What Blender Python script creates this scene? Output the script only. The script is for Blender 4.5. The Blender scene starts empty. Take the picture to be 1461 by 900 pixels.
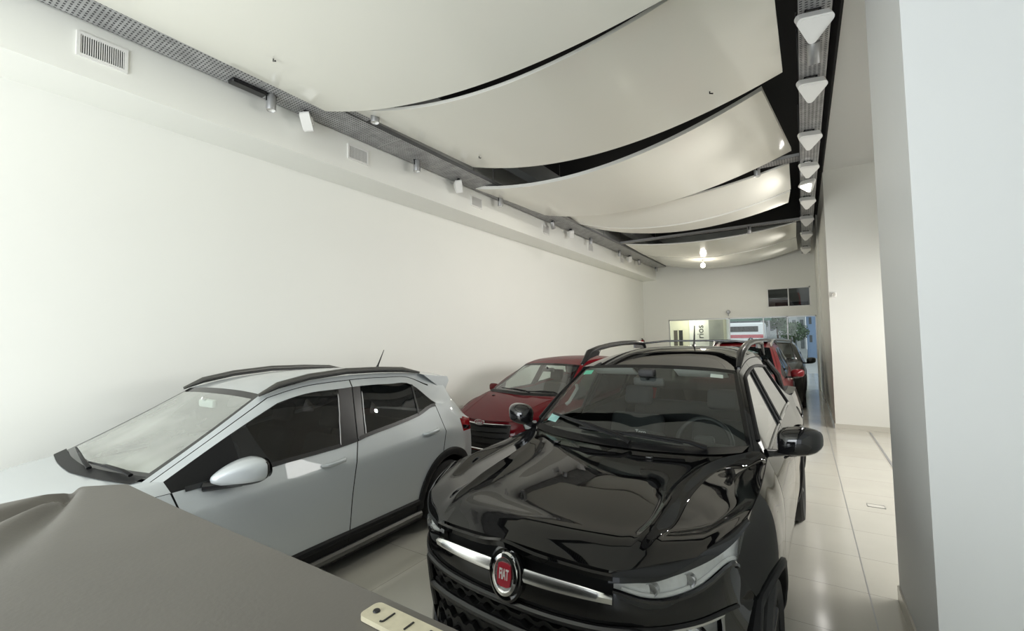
import bpy, bmesh, math, random
import numpy as np
from mathutils import Vector, Matrix

random.seed(7)
rng = np.random.default_rng(7)
SC = bpy.context.scene
COL = SC.collection
PI = math.pi

# ------------------------------------------------------------------ helpers
def link(o, parent=None):
    COL.objects.link(o)
    if parent is not None:
        o.parent = parent
    return o

def mesh_obj(name, verts, faces, mat=None, parent=None, smooth=35, mats=None, fmat=None, weld=True):
    me = bpy.data.meshes.new(name)
    me.from_pydata([tuple(map(float, v)) for v in verts], [], [tuple(int(i) for i in f) for f in faces])
    bm = bmesh.new(); bm.from_mesh(me)
    if fmat is not None:
        for f, m in zip(bm.faces, fmat): f.material_index = m
    if weld:
        bmesh.ops.remove_doubles(bm, verts=bm.verts, dist=2e-5)
    bmesh.ops.dissolve_degenerate(bm, edges=bm.edges, dist=1e-6)
    bmesh.ops.recalc_face_normals(bm, faces=bm.faces)
    bm.to_mesh(me); bm.free()
    for m in (mats or ([mat] if mat else [])): me.materials.append(m)
    if smooth:
        me.polygons.foreach_set('use_smooth', [True] * len(me.polygons))
        me.set_sharp_from_angle(angle=math.radians(smooth))
    o = bpy.data.objects.new(name, me)
    return link(o, parent)

def thing(name, label, cat, loc=(0, 0, 0), rz=0, group=None):
    o = bpy.data.objects.new(name, None)
    o.empty_display_size = .1
    COL.objects.link(o)
    o.location = loc; o.rotation_euler = (0, 0, rz)
    o['label'] = label; o['category'] = cat
    if group: o['group'] = group
    return o

def tag(o, label, cat, group=None):
    o['label'] = label; o['category'] = cat
    if group: o['group'] = group
    return o

def struct(o):
    o['kind'] = 'structure'
    return o

class MB:
    """collects shapes, then links them as one mesh"""
    def __init__(s): s.v = []; s.f = []; s.m = []
    def add(s, v, f, mi=0):
        n = len(s.v); s.v += [tuple(p) for p in v]
        s.f += [tuple(i + n for i in q) for q in f]; s.m += [mi] * len(f); return s
    def box(s, a, b, mi=0):
        (x0, y0, z0), (x1, y1, z1) = a, b
        v = [(x0,y0,z0),(x1,y0,z0),(x1,y1,z0),(x0,y1,z0),(x0,y0,z1),(x1,y0,z1),(x1,y1,z1),(x0,y1,z1)]
        return s.add(v, [(0,3,2,1),(4,5,6,7),(0,1,5,4),(1,2,6,5),(2,3,7,6),(3,0,4,7)], mi)
    def rbox(s, a, b, r=.02, seg=2, M=None, mi=0):
        bm = bmesh.new(); bmesh.ops.create_cube(bm, size=1)
        c = [(a[i] + b[i]) / 2 for i in range(3)]; d = [abs(b[i] - a[i]) for i in range(3)]
        for v in bm.verts: v.co = Vector((v.co.x * d[0], v.co.y * d[1], v.co.z * d[2]))
        bmesh.ops.bevel(bm, geom=bm.edges[:], offset=min(r, min(d) * .49), segments=seg, profile=.5, affect='EDGES')
        for v in bm.verts:
            v.co = v.co + Vector(c)
            if M is not None: v.co = M @ v.co
        bm.verts.index_update()
        s.add([v.co[:] for v in bm.verts], [[v.index for v in f.verts] for f in bm.faces], mi); bm.free(); return s
    def tube(s, path, r, n=8, caps=True, flat=1.0, mi=0):
        P = [Vector(p) for p in path]; R = r if hasattr(r, '__len__') else [r] * len(P)
        v = []; f = []; up = Vector((0, 0, 1))
        for i, p in enumerate(P):
            t = (P[min(i + 1, len(P) - 1)] - P[max(i - 1, 0)]).normalized()
            a = t.cross(up)
            if a.length < 1e-3: a = t.cross(Vector((0, 1, 0)))
            a.normalize(); b = a.cross(t)
            for k in range(n):
                an = 2 * PI * (k + .5) / n
                v.append(p + a * (R[i] * math.cos(an)) + b * (R[i] * flat * math.sin(an)))
        for i in range(len(P) - 1):
            for k in range(n):
                f.append((i*n+k, i*n+(k+1)%n, (i+1)*n+(k+1)%n, (i+1)*n+k))
        if caps:
            f.append(tuple(range(n))[::-1]); f.append(tuple((len(P)-1)*n+k for k in range(n)))
        return s.add(v, f, mi)
    def lathe(s, prof, n=32, M=None, axis='X', mi=0, a0=0, a1=2*PI):
        """prof = [(r, h)], turned round the axis"""
        v = []; f = []; full = abs(a1 - a0 - 2 * PI) < 1e-6; m = n if full else n + 1
        for (r, h) in prof:
            for k in range(m):
                an = a0 + (a1 - a0) * k / n
                c, sn = r * math.cos(an), r * math.sin(an)
                p = Vector((h, c, sn)) if axis == 'X' else (Vector((c, h, sn)) if axis == 'Y' else Vector((c, sn, h)))
                v.append(M @ p if M is not None else p)
        for i in range(len(prof) - 1):
            for k in range(n):
                k2 = (k + 1) % m
                f.append((i*m+k, i*m+k2, (i+1)*m+k2, (i+1)*m+k))
        return s.add(v, f, mi)
    def prism(s, poly, h0, h1, fn=None, mi=0):
        """poly of 2-D points extruded; fn(u, v, h) -> 3-D"""
        fn = fn or (lambda u, v, h: (u, v, h)); n = len(poly)
        v = [fn(p[0], p[1], h0) for p in poly] + [fn(p[0], p[1], h1) for p in poly]
        f = [tuple(range(n))[::-1], tuple(range(n, 2*n))] + [(i, (i+1)%n, n+(i+1)%n, n+i) for i in range(n)]
        return s.add(v, f, mi)
    def build(s, name, mat, parent=None, smooth=35):
        mats = mat if isinstance(mat, (list, tuple)) else [mat]
        return mesh_obj(name, s.v, s.f, None, parent, smooth, mats=mats, fmat=s.m, weld=False)

def mesh_copy(o, parent=None, name=None):
    c = o.copy(); COL.objects.link(c); c.parent = parent
    if name: c.name = name
    return c

def dup(root, loc, rz=None, label=None, group=None):
    r = root.copy(); COL.objects.link(r); r.location = loc
    if rz is not None: r.rotation_euler = (0, 0, rz)
    if label: r['label'] = label
    if group: r['group'] = group
    for ch in list(root.children):
        c = ch.copy(); COL.objects.link(c); c.parent = r
        for g in list(ch.children):
            d = g.copy(); COL.objects.link(d); d.parent = c
    return r

_fontcache = {}
def text_mesh(txt, size, depth, fn, align='CENTER', shear=0.0, bold=0.0):
    """letters as verts/faces, mapped with fn(u, v, h)"""
    cu = bpy.data.curves.new('lettering', 'FONT')
    cu.body = txt; cu.size = size; cu.extrude = depth; cu.align_x = align; cu.align_y = 'CENTER'; cu.shear = shear
    cu.offset = bold; cu.resolution_u = 4
    ob = bpy.data.objects.new('lettering', cu)
    COL.objects.link(ob)
    dg = bpy.context.evaluated_depsgraph_get(); dg.update()
    me = bpy.data.meshes.new_from_object(ob.evaluated_get(dg))
    v = [fn(p.co.x, p.co.y, p.co.z) for p in me.vertices]; f = [tuple(p.vertices) for p in me.polygons]
    bpy.data.objects.remove(ob); bpy.data.curves.remove(cu); bpy.data.meshes.remove(me)
    return v, f

# ------------------------------------------------------------------ materials
def nt(name):
    m = bpy.data.materials.new(name); m.use_nodes = True
    n = m.node_tree.nodes; n.clear()
    out = n.new('ShaderNodeOutputMaterial')
    return m, n, m.node_tree.links, out

def plain(name, col, rough=.5, metal=0, spec=.5, coat=0, coat_rough=.03, noise=0, nscale=30, bump=0, bscale=200, sheen=0, nstretch=None):
    m, n, l, out = nt(name)
    b = n.new('ShaderNodeBsdfPrincipled'); l.new(b.outputs[0], out.inputs[0])
    b.inputs['Base Color'].default_value = (*col, 1); b.inputs['Roughness'].default_value = rough
    b.inputs['Metallic'].default_value = metal; b.inputs['Specular IOR Level'].default_value = spec
    b.inputs['Coat Weight'].default_value = coat; b.inputs['Coat Roughness'].default_value = coat_rough
    b.inputs['Sheen Weight'].default_value = sheen
    tc = n.new('ShaderNodeTexCoord')
    if noise:
        t = n.new('ShaderNodeTexNoise'); t.inputs['Scale'].default_value = nscale; t.inputs['Detail'].default_value = 4
        src = tc.outputs['Object']
        if nstretch:
            mp = n.new('ShaderNodeMapping'); mp.inputs['Scale'].default_value = nstretch
            l.new(src, mp.inputs[0]); src = mp.outputs[0]
        l.new(src, t.inputs['Vector'])
        mx = n.new('ShaderNodeMix'); mx.data_type = 'RGBA'
        mx.inputs['A'].default_value = (*[c * (1 - noise) for c in col], 1)
        mx.inputs['B'].default_value = (*[min(1, c * (1 + noise)) for c in col], 1)
        l.new(t.outputs['Fac'], mx.inputs['Factor']); l.new(mx.outputs['Result'], b.inputs['Base Color'])
    if bump:
        t = n.new('ShaderNodeTexNoise'); t.inputs['Scale'].default_value = bscale; t.inputs['Detail'].default_value = 3
        l.new(tc.outputs['Object'], t.inputs['Vector'])
        bp = n.new('ShaderNodeBump'); bp.inputs['Strength'].default_value = bump; bp.inputs['Distance'].default_value = .002
        l.new(t.outputs['Fac'], bp.inputs['Height']); l.new(bp.outputs[0], b.inputs['Normal'])
    return m

def glass(name, tint, refl=1.0, rough=0.0, ior=1.5, painted_haze=0):
    """one thin pane: tinted see-through plus a mirror-like reflection"""
    m, n, l, out = nt(name)
    t = n.new('ShaderNodeBsdfTransparent'); t.inputs[0].default_value = (*tint, 1)
    g = n.new('ShaderNodeBsdfGlossy'); g.inputs['Roughness'].default_value = rough; g.inputs[0].default_value = (refl, refl, refl, 1)
    fr = n.new('ShaderNodeFresnel'); fr.inputs['IOR'].default_value = ior
    ge = n.new('ShaderNodeNewGeometry'); mi = n.new('ShaderNodeMix'); mi.data_type = 'FLOAT'
    # the fresnel node inverts on the back of a sheet: give it the same ior from both faces
    mt = n.new('ShaderNodeMath'); mt.operation = 'DIVIDE'; mt.inputs[0].default_value = 1.0; mt.inputs[1].default_value = ior
    mi.inputs['A'].default_value = ior; l.new(mt.outputs[0], mi.inputs['B']); l.new(ge.outputs['Backfacing'], mi.inputs['Factor'])
    l.new(mi.outputs['Result'], fr.inputs['IOR'])
    mx = n.new('ShaderNodeMixShader'); l.new(fr.outputs[0], mx.inputs[0]); l.new(t.outputs[0], mx.inputs[1]); l.new(g.outputs[0], mx.inputs[2])
    # two faces reflect: 2F / (1 + F)
    a = n.new('ShaderNodeMath'); a.operation = 'MULTIPLY'; a.inputs[1].default_value = 2; l.new(fr.outputs[0], a.inputs[0])
    b = n.new('ShaderNodeMath'); b.operation = 'ADD'; b.inputs[1].default_value = 1; l.new(fr.outputs[0], b.inputs[0])
    c = n.new('ShaderNodeMath'); c.operation = 'DIVIDE'; l.new(a.outputs[0], c.inputs[0]); l.new(b.outputs[0], c.inputs[1])
    l.new(c.outputs[0], mx.inputs[0])
    if painted_haze:  # pale diffuse mixed over the pane as a painted reflection
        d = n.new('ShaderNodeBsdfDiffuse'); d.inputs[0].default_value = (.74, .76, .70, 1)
        m2 = n.new('ShaderNodeMixShader'); m2.inputs[0].default_value = painted_haze
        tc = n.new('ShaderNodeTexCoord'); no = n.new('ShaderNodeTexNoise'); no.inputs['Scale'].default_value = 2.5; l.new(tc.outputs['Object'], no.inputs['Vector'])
        mr = n.new('ShaderNodeMapRange'); mr.inputs['From Min'].default_value = .25; mr.inputs['From Max'].default_value = .75; mr.inputs['To Min'].default_value = painted_haze * .6; mr.inputs['To Max'].default_value = painted_haze * 1.3
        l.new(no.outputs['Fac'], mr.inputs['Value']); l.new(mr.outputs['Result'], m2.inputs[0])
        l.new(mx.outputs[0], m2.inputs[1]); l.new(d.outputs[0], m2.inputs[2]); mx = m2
    l.new(mx.outputs[0], out.inputs[0])
    return m

def emit(name, col, strength):
    m, n, l, out = nt(name)
    e = n.new('ShaderNodeEmission'); e.inputs[0].default_value = (*col, 1); e.inputs[1].default_value = strength
    l.new(e.outputs[0], out.inputs[0]); return m

def floor_mat():
    m, n, l, out = nt('porcelain_tile')
    b = n.new('ShaderNodeBsdfPrincipled'); l.new(b.outputs[0], out.inputs[0])
    tc = n.new('ShaderNodeTexCoord'); mp = n.new('ShaderNodeMapping')
    mp.inputs['Location'].default_value = (-.31, -.39, 0)
    l.new(tc.outputs['Object'], mp.inputs[0])
    br = n.new('ShaderNodeTexBrick'); br.offset = 0; br.squash = 1
    br.inputs['Scale'].default_value = 1; br.inputs['Brick Width'].default_value = .6; br.inputs['Row Height'].default_value = .6
    br.inputs['Mortar Size'].default_value = .0022; br.inputs['Mortar Smooth'].default_value = .3
    br.inputs['Color1'].default_value = (.62, .60, .53, 1); br.inputs['Color2'].default_value = (.60, .575, .50, 1)
    br.inputs['Mortar'].default_value = (.27, .25, .215, 1)
    l.new(mp.outputs[0], br.inputs['Vector'])
    t = n.new('ShaderNodeTexNoise'); t.inputs['Scale'].default_value = 1.3; t.inputs['Detail'].default_value = 5
    l.new(tc.outputs['Object'], t.inputs['Vector'])
    mx = n.new('ShaderNodeMix'); mx.data_type = 'RGBA'; mx.blend_type = 'MULTIPLY'; mx.inputs['Factor'].default_value = .25
    l.new(br.outputs['Color'], mx.inputs['A']); l.new(t.outputs['Fac'], mx.inputs['B']); l.new(mx.outputs['Result'], b.inputs['Base Color'])
    b.inputs['Roughness'].default_value = .13; b.inputs['Specular IOR Level'].default_value = .6
    bp = n.new('ShaderNodeBump'); bp.inputs['Strength'].default_value = .04; bp.inputs['Distance'].default_value = .01
    t2 = n.new('ShaderNodeTexNoise'); t2.inputs['Scale'].default_value = 3
    l.new(tc.outputs['Object'], t2.inputs['Vector']); l.new(t2.outputs['Fac'], bp.inputs['Height']); l.new(bp.outputs[0], b.inputs['Normal'])
    return m

def perforated(name, ax=(0, 1), holes=True):
    """galvanised sheet with rows of punched slots"""
    m, n, l, out = nt(name)
    b = n.new('ShaderNodeBsdfPrincipled')
    tc = n.new('ShaderNodeTexCoord')
    mp = n.new('ShaderNodeMapping'); l.new(tc.outputs['Object'], mp.inputs[0])
    br = n.new('ShaderNodeTexBrick'); br.offset = .0
    br.inputs['Scale'].default_value = 1; br.inputs['Brick Width'].default_value = .036; br.inputs['Row Height'].default_value = .03
    br.inputs['Mortar Size'].default_value = .0085; br.inputs['Mortar Smooth'].default_value = .05
    br.inputs['Color1'].default_value = (0, 0, 0, 1); br.inputs['Color2'].default_value = (0, 0, 0, 1); br.inputs['Mortar'].default_value = (1, 1, 1, 1)
    l.new(mp.outputs[0], br.inputs['Vector'])
    no = n.new('ShaderNodeTexNoise'); no.inputs['Scale'].default_value = 9; no.inputs['Detail'].default_value = 6
    l.new(tc.outputs['Object'], no.inputs['Vector'])
    cr = n.new('ShaderNodeValToRGB'); cr.color_ramp.elements[0].position = .3; cr.color_ramp.elements[1].position = .75
    cr.color_ramp.elements[0].color = (.30, .30, .30, 1); cr.color_ramp.elements[1].color = (.50, .50, .50, 1)
    l.new(no.outputs['Fac'], cr.inputs[0])
    mx = n.new('ShaderNodeMix'); mx.data_type = 'RGBA'
    mx.inputs['A'].default_value = (.05, .05, .052, 1); l.new(br.outputs['Color'], mx.inputs['Factor']); l.new(cr.outputs[0], mx.inputs['B'])
    l.new(mx.outputs['Result'], b.inputs['Base Color'])
    b.inputs['Roughness'].default_value = .5; b.inputs['Metallic'].default_value = .25
    l.new(b.outputs[0], out.inputs[0]); return m

def paint(name, col, metal=0.0, rough=.35, flake=0.0, spec=.5, coat=1.0, crough=.02):
    m, n, l, out = nt(name)
    b = n.new('ShaderNodeBsdfPrincipled'); l.new(b.outputs[0], out.inputs[0])
    b.inputs['Base Color'].default_value = (*col, 1); b.inputs['Metallic'].default_value = metal
    b.inputs['Roughness'].default_value = rough; b.inputs['Specular IOR Level'].default_value = spec
    b.inputs['Coat Weight'].default_value = coat; b.inputs['Coat Roughness'].default_value = crough; b.inputs['Coat IOR'].default_value = 1.55
    if flake:
        tc = n.new('ShaderNodeTexCoord'); t = n.new('ShaderNodeTexNoise'); t.inputs['Scale'].default_value = 900
        l.new(tc.outputs['Object'], t.inputs['Vector'])
        mx = n.new('ShaderNodeMix'); mx.data_type = 'RGBA'
        mx.inputs['A'].default_value = (*[c * (1 - flake) for c in col], 1); mx.inputs['B'].default_value = (*[min(1, c * (1 + flake)) for c in col], 1)
        l.new(t.outputs['Fac'], mx.inputs['Factor']); l.new(mx.outputs['Result'], b.inputs['Base Color'])
    return m

M = {}
M['wall'] = plain('painted_plaster', (.81, .81, .765), .55, noise=.015, nscale=1.5, bump=.05, bscale=60)
M['soffit'] = plain('soffit_paint', (.86, .86, .81), .35, noise=.01, nscale=2)
M['pillar'] = plain('pillar_paint', (.76, .775, .775), .5, noise=.01, nscale=2)
M['ceil_black'] = plain('black_void_paint', (.010, .010, .012), .8)
M['panel'] = plain('lacquered_ceiling_panel', (.87, .855, .775), .10, spec=.32, noise=.01, nscale=1)
M['panel_edge'] = plain('panel_edge_white', (.87, .86, .80), .4)
M['floor'] = floor_mat()
M['skirt'] = plain('skirting_tile', (.60, .58, .52), .15)
M['tray'] = perforated('perforated_galvanised_steel')
M['galv'] = plain('galvanised_steel', (.36, .36, .36), .42, metal=.5, noise=.15, nscale=14)
M['white_metal'] = plain('white_enamel', (.82, .81, .78), .35)
M['grille_dark'] = plain('vent_shadow_black', (.03, .03, .03), .8)
M['black_plastic'] = plain('black_plastic', (.012, .012, .0125), .5, spec=.22, bump=.15, bscale=400)
M['satin_black'] = plain('satin_black_trim', (.012, .012, .013), .25)
M['gloss_black'] = plain('gloss_black_trim', (.006, .006, .007), .06, coat=.6)
M['gap'] = plain('panel_gap_rubber', (.006, .006, .006), .7)
M['rail_grey'] = plain('roof_rail_grey', (.10, .098, .09), .35, metal=.3)
M['rubber'] = plain('tyre_rubber', (.018, .018, .018), .75, bump=.4, bscale=120)
M['chrome'] = plain('chrome', (.86, .86, .86), .07, metal=1)
M['bright_bar'] = plain('bright_trim_bar', (.88, .88, .87), .24, metal=1)
M['satin_chrome'] = plain('satin_chrome', (.62, .62, .62), .25, metal=1)
M['alloy'] = plain('alloy_wheel', (.42, .42, .43), .3, metal=.9)
M['dark_alloy'] = plain('dark_alloy_wheel', (.05, .05, .052), .3, metal=.7)
M['paint_black'] = paint('black_car_paint', (.004, .004, .0045), 0, .25, spec=.0, coat=.9)
M['paint_grey'] = paint('light_silver_grey_car_paint', (.56, .595, .615), .25, .4, flake=.08, coat=.8)
M['paint_red'] = paint('dark_red_car_paint', (.115, .004, .008), .1, .4, flake=.2, spec=.0, coat=.38)
M['paint_red2'] = paint('red_car_paint', (.12, .004, .007), .15, .35, spec=.1, coat=.5)
M['paint_dark'] = paint('dark_green_grey_car_paint', (.012, .015, .014), .2, .35, spec=.1, coat=.5)
M['ws'] = glass('windscreen_glass', (.88, .94, .91))
M['ws_grey'] = glass('green_tinted_windscreen_glass', (.80, .90, .86), ior=1.55, painted_haze=.34)  # pale layer paints the bright ceiling reflection onto this windscreen
M['screen_glass'] = glass('screen_glass', (.86, .92, .90), refl=.16)
M['side_glass'] = glass('clear_side_glass', (.62, .70, .67))
M['dark_glass'] = glass('dark_tinted_side_glass', (.10, .11, .115), refl=.8, ior=1.5)
M['frit'] = plain('black_ceramic_border', (.006, .006, .007), .08)
M['lens'] = glass('lamp_lens', (.93, .95, .96), ior=1.42)
M['red_lens'] = paint('red_tail_lamp', (.26, .004, .008), 0, .2, spec=.1, coat=.4)
M['lamp_inner'] = plain('lamp_reflector', (.85, .85, .83), .22, metal=.25, noise=.3, nscale=22, bump=.9, bscale=30)
M['liner'] = plain('cabin_lining_grey', (.62, .62, .59), .8)
M['seat'] = plain('dark_seat_cloth', (.035, .036, .038), .85, noise=.2, nscale=60)
M['dash'] = plain('dashboard_plastic', (.028, .028, .029), .55, bump=.2, bscale=300)
M['dash_grey'] = plain('grey_dashboard_plastic', (.20, .20, .18), .6)
M['tonneau'] = plain('weathered_vinyl_cover', (.150, .140, .126), .46, spec=.4, noise=.2, nscale=2.4, bump=.2, bscale=90)
M['plate'] = plain('beige_badge_plate', (.62, .57, .42), .4, noise=.15, nscale=60)
M['letter_black'] = plain('black_lettering', (.01, .01, .01), .5)
M['letter_white'] = plain('white_lettering', (.75, .75, .75), .4)
M['badge_red'] = plain('badge_red_enamel', (.42, .025, .045), .3, coat=.3)
M['badge_blue'] = plain('badge_oval_enamel', (.35, .10, .13), .2, coat=.8)
M['sticker'] = plain('pale_blue_sticker', (.45, .70, .72), .5)
M['sticker_green'] = plain('green_sticker', (.10, .62, .42), .5)
M['paper'] = plain('white_paper_tag', (.75, .75, .72), .6)
M['lamp_on'] = emit('lit_lamp_face', (1, .98, .93), 9)
M['globe_on'] = emit('lit_globe', (1, .96, .85), 3.5)
M['ext_red'] = plain('red_enamel', (.28, .01, .01), .4)
M['concrete'] = plain('street_concrete', (.32, .32, .31), .85, noise=.15, nscale=3)
M['render_grey'] = plain('grey_facade_render', (.36, .37, .36), .8, noise=.2, nscale=2)
M['facade_dark'] = plain('dark_facade', (.10, .11, .11), .7, noise=.25, nscale=2)
M['facade_blue'] = plain('pale_blue_facade', (.26, .36, .52), .6, noise=.12, nscale=2)
M['white_body'] = plain('white_coachwork', (.78, .78, .76), .3)
M['bus_red'] = plain('faded_red_stripe', (.50, .09, .10), .4)
M['office_wall'] = plain('office_wall_cream', (.78, .76, .62), .6)
M['leaf'] = plain('tree_leaves', (.05, .09, .035), .7, noise=.4, nscale=8)
M['bark'] = plain('tree_bark', (.09, .07, .05), .9)
M['frame_alu'] = plain('aluminium_frame', (.45, .45, .44), .35, metal=.6)
M['window_dark'] = plain('dim_room_brown', (.11, .095, .08), .7)
M['sign_green'] = plain('green_sign_face', (.07, .15, .10), .5)
# ------------------------------------------------------------------ room shell
XW, XS, YB, YF = -5.07, -4.56, 17.0, -8.2
ZS, ZC, ZR = 3.88, 5.4, 4.94
def sbox(name, a, b, mat):
    return struct(MB().box(a, b).build(name, mat, None, 0))

fl = struct(mesh_obj('floor', [(-5.3, YF, 0), (3.4, YF, 0), (3.4, 24, 0), (-5.3, 24, 0)], [(0, 1, 2, 3)], M['floor'], None, 0))
sbox('wall_left', (XW - .2, YF, 0), (XW, YB, ZC), M['wall'])
so = MB().box((XW, YF, ZS), (XS, YB, ZC))
struct(so.build('trim_1', M['soffit'], None, 0))
sbox('ceiling', (XW - .2, YF, ZC), (3.4, YB + .2, ZC + .15), M['ceil_black'])
# right side: lower plaster ceiling over the bay, pillar, far wall
sbox('ceiling_right', (.455, YF, ZR), (3.4, YB, ZC), M['pillar'])
bk = MB().box((.43, YF, ZR - .02), (.455, YB, ZC))
struct(bk.build('trim_2', M['ceil_black'], None, 0))
sbox('wall_right', (.475, 2.88, 0), (3.4, 4.0, ZR), M['pillar'])
sbox('wall_right_far', (.447, 10.44, 0), (3.4, 14.2, ZR), M['wall'])
sbox('wall_right_end', (.41, 14.2, 0), (3.4, YB, ZR), M['wall'])
sbox('wall_right_bay', (3.2, 4.0, 0), (3.4, 10.44, ZR), M['wall'])
sbox('wall_right_front', (3.2, YF, 0), (3.4, 2.88, ZR), M['wall'])
# back wall with a low glazed opening and a small high window
bw = MB()
gx0, gx1, gz = -4.15, .38, 2.37
wx0, wx1, wz0, wz1 = -.95, .26, 2.66, 3.30
T = .18
bw.box((XW, YB, 0), (gx0, YB + T, ZC)).box((gx0, YB, gz), (wx0, YB + T, ZC)).box((wx0, YB, gz), (wx1, YB + T, wz0))
bw.box((wx0, YB, wz1), (wx1, YB + T, ZC)).box((wx1, YB, gz), (.45, YB + T, ZC)).box((gx1, YB, 0), (.45, YB + T, gz))
struct(bw.build('wall_back', M['wall'], None, 0))
# front of the shop: a lintel over the open shop window
sbox('wall_front', (XW, YF - .2, 4.55), (3.4, YF, ZC), M['wall'])
# baseboards
sbox('baseboard_right', (.463, 2.868, 0), (.475, 4.0, .10), M['skirt'])
sbox('baseboard_pillar', (.475, 2.868, 0), (3.2, 2.88, .10), M['skirt'])
sbox('baseboard_far', (.435, 10.428, 0), (3.2, 10.44, .09), M['skirt'])
sbox('baseboard_far_side', (.435, 10.44, 0), (.447, 14.2, .09), M['skirt'])
sbox('baseboard_end', (.398, 14.188, 0), (.41, 17.0, .09), M['skirt'])
sbox('baseboard_left', (XW, YF, 0), (XW + .012, YB, .09), M['skirt'])
# floor joints
sbox('trim_3', (.306, 2.0, -.002), (.314, 10.4, .0012), M['galv'])
tk = MB().box((.925, 4.0, -.002), (.955, 10.3, .004)); struct(tk.build('trim_4', M['galv'], None, 0))
# upper back window
wf = MB()
for a, b in (((wx0, wz0), (wx1, wz0 + .035)), ((wx0, wz1 - .035), (wx1, wz1)), ((wx0, wz0), (wx0 + .035, wz1)), ((wx1 - .035, wz0), (wx1, wz1)), (((wx0 + wx1) / 2 - .014, wz0), ((wx0 + wx1) / 2 + .014, wz1))):
    wf.box((a[0], YB + .02, a[1]), (b[0], YB + .07, b[1]))
w1 = struct(wf.build('window_1', M['white_metal'], None, 0))
pn = mesh_obj('pane', [(wx0, YB + .10, wz0), (wx1, YB + .10, wz0), (wx1, YB + .02, wz1), (wx0, YB + .02, wz1)], [(0, 1, 2, 3)], M['side_glass'], w1, 0)
# glazed screen at the back
gf = MB()
for x in (gx0, -2.13, -1.1, -.42, gx1 - .03):
    gf.box((x, YB + .03, 0), (x + .03, YB + .08, gz))
gf.box((gx0, YB + .03, gz - .04), (gx1, YB + .08, gz))
w2 = struct(gf.build('window_2', M['frame_alu'], None, 0))
mesh_obj('pane', [(gx0, YB + .055, 0), (gx1, YB + .055, 0), (gx1, YB + .055, gz), (gx0, YB + .055, gz)], [(0, 1, 2, 3)], M['screen_glass'], w2, 0)
# dim room behind the high window
rm = MB().box((wx0 - .2, YB + 1.6, 2.5), (wx1 + .2, YB + 1.65, 3.6)).box((wx0 - .2, YB + T, 2.5), (wx1 + .2, YB + 1.6, 2.55)).box((wx0 - .25, YB + T, 2.5), (wx0 - .2, YB + 1.6, 3.6)).box((wx1 + .2, YB + T, 2.5), (wx1 + .25, YB + 1.6, 3.6))
struct(rm.build('trim_5', M['window_dark'], None, 0))
tag(MB().rbox((-.75, YB + .5, 2.56), (.2, YB + .9, 2.86), .03).build('storage_box', M['black_plastic'], None), 'dark storage box standing on the sill of the small high window', 'box')

# ------------------------------------------------------------------ curved ceiling panels
def sag(xs, p):
    (xa, za), (xm, zm), (xb, zb) = p
    return za * (xs - xm) * (xs - xb) / ((xa - xm) * (xa - xb)) + zm * (xs - xa) * (xs - xb) / ((xm - xa) * (xm - xb)) + zb * (xs - xa) * (xs - xm) / ((xb - xa) * (xb - xm))
def ceiling_panel(y0, near, y1, far, label, bolts=(), th=.03):
    nx, ny = 40, 6
    def rows(d):
        R = []
        for j in range(ny + 1):
            t = j / ny
            p = [(near[k][0] * (1 - t) + far[k][0] * t, near[k][1] * (1 - t) + far[k][1] * t) for k in range(3)]
            xs = np.linspace(p[0][0], p[2][0], nx + 1); R.append([(x, y0 * (1 - t) + y1 * t, z + d) for x, z in zip(xs, sag(xs, p))])
        return R
    lo, hi = rows(0), rows(th); v = [q for r in lo for q in r] + [q for r in hi for q in r]
    W = nx + 1; off = W * (ny + 1); f = []
    for j in range(ny):
        for i in range(nx):
            a = j * W + i; f.append((a, a + W, a + W + 1, a + 1)); f.append((off + a, off + a + 1, off + a + W + 1, off + a + W))
    fm = [0] * len(f)
    bd = [(j * W, (j + 1) * W) for j in range(ny)] + [(j * W + nx, (j + 1) * W + nx) for j in range(ny)] + [(i, i + 1) for i in range(nx)] + [(ny * W + i, ny * W + i + 1) for i in range(nx)]
    for a, b in bd: f.append((a, b, b + off, a + off)); fm.append(1)
    o = mesh_obj('ceiling_panel', v, f, None, None, 40, mats=[M['panel'], M['panel_edge']], fmat=fm)
    tag(o, label, 'ceiling panel', 'curved white panels hung under the dark ceiling')
    for (bx, by) in bolts:
        t = (by - y0) / (y1 - y0)
        p = [(near[k][0] * (1 - t) + far[k][0] * t, near[k][1] * (1 - t) + far[k][1] * t) for k in range(3)]
        bz = float(sag(np.array([bx]), p)[0])
        MB().tube([(bx, by, bz + .01), (bx, by, bz - .02), (bx + .03, by, bz - .03)], .007, 6).build('hook', M['gloss_black'], o)
    return o
ceiling_panel(-2.6, [(-4.12, 4.3), (-2.2, 3.9), (-.12, 4.05)], 2.84, [(-4.2, 4.28), (-2.2, 3.885), (-.12, 4.05)], 'nearest and largest curved white panel filling the top left above the camera', [(-3.46, 1.87)])
ceiling_panel(2.98, [(-3.95, 4.285), (-2.2, 3.905), (-.08, 4.20)], 5.05, [(-3.93, 4.31), (-2.2, 4.035), (-.06, 4.38)], 'wide white panel, second from the shop front, with two small black hooks', [(-.66, 4.6), (-3.4, 4.5)])
ceiling_panel(5.78, [(-4.45, 4.29), (-2.25, 4.13), (-.28, 4.61)], 7.91, [(-4.31, 4.3), (-2.21, 4.1), (-.03, 4.58)], 'glossy tilted panel with a bright front edge and a raised right corner', th=.05)
ceiling_panel(8.35, [(-4.2, 4.42), (-2.1, 4.26), (-.07, 4.53)], 9.02, [(-4.1, 4.34), (-2.1, 3.99), (-.07, 4.30)], 'panel lit by the spotlight, just behind the tilted glossy one')
ceiling_panel(9.04, [(-4.1, 4.33), (-2.1, 3.97), (-.08, 4.27)], 9.40, [(-3.98, 4.3), (-2.1, 3.92), (-.12, 4.17)], 'narrow strip panel in front of the dark gap with the cross tray')
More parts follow.
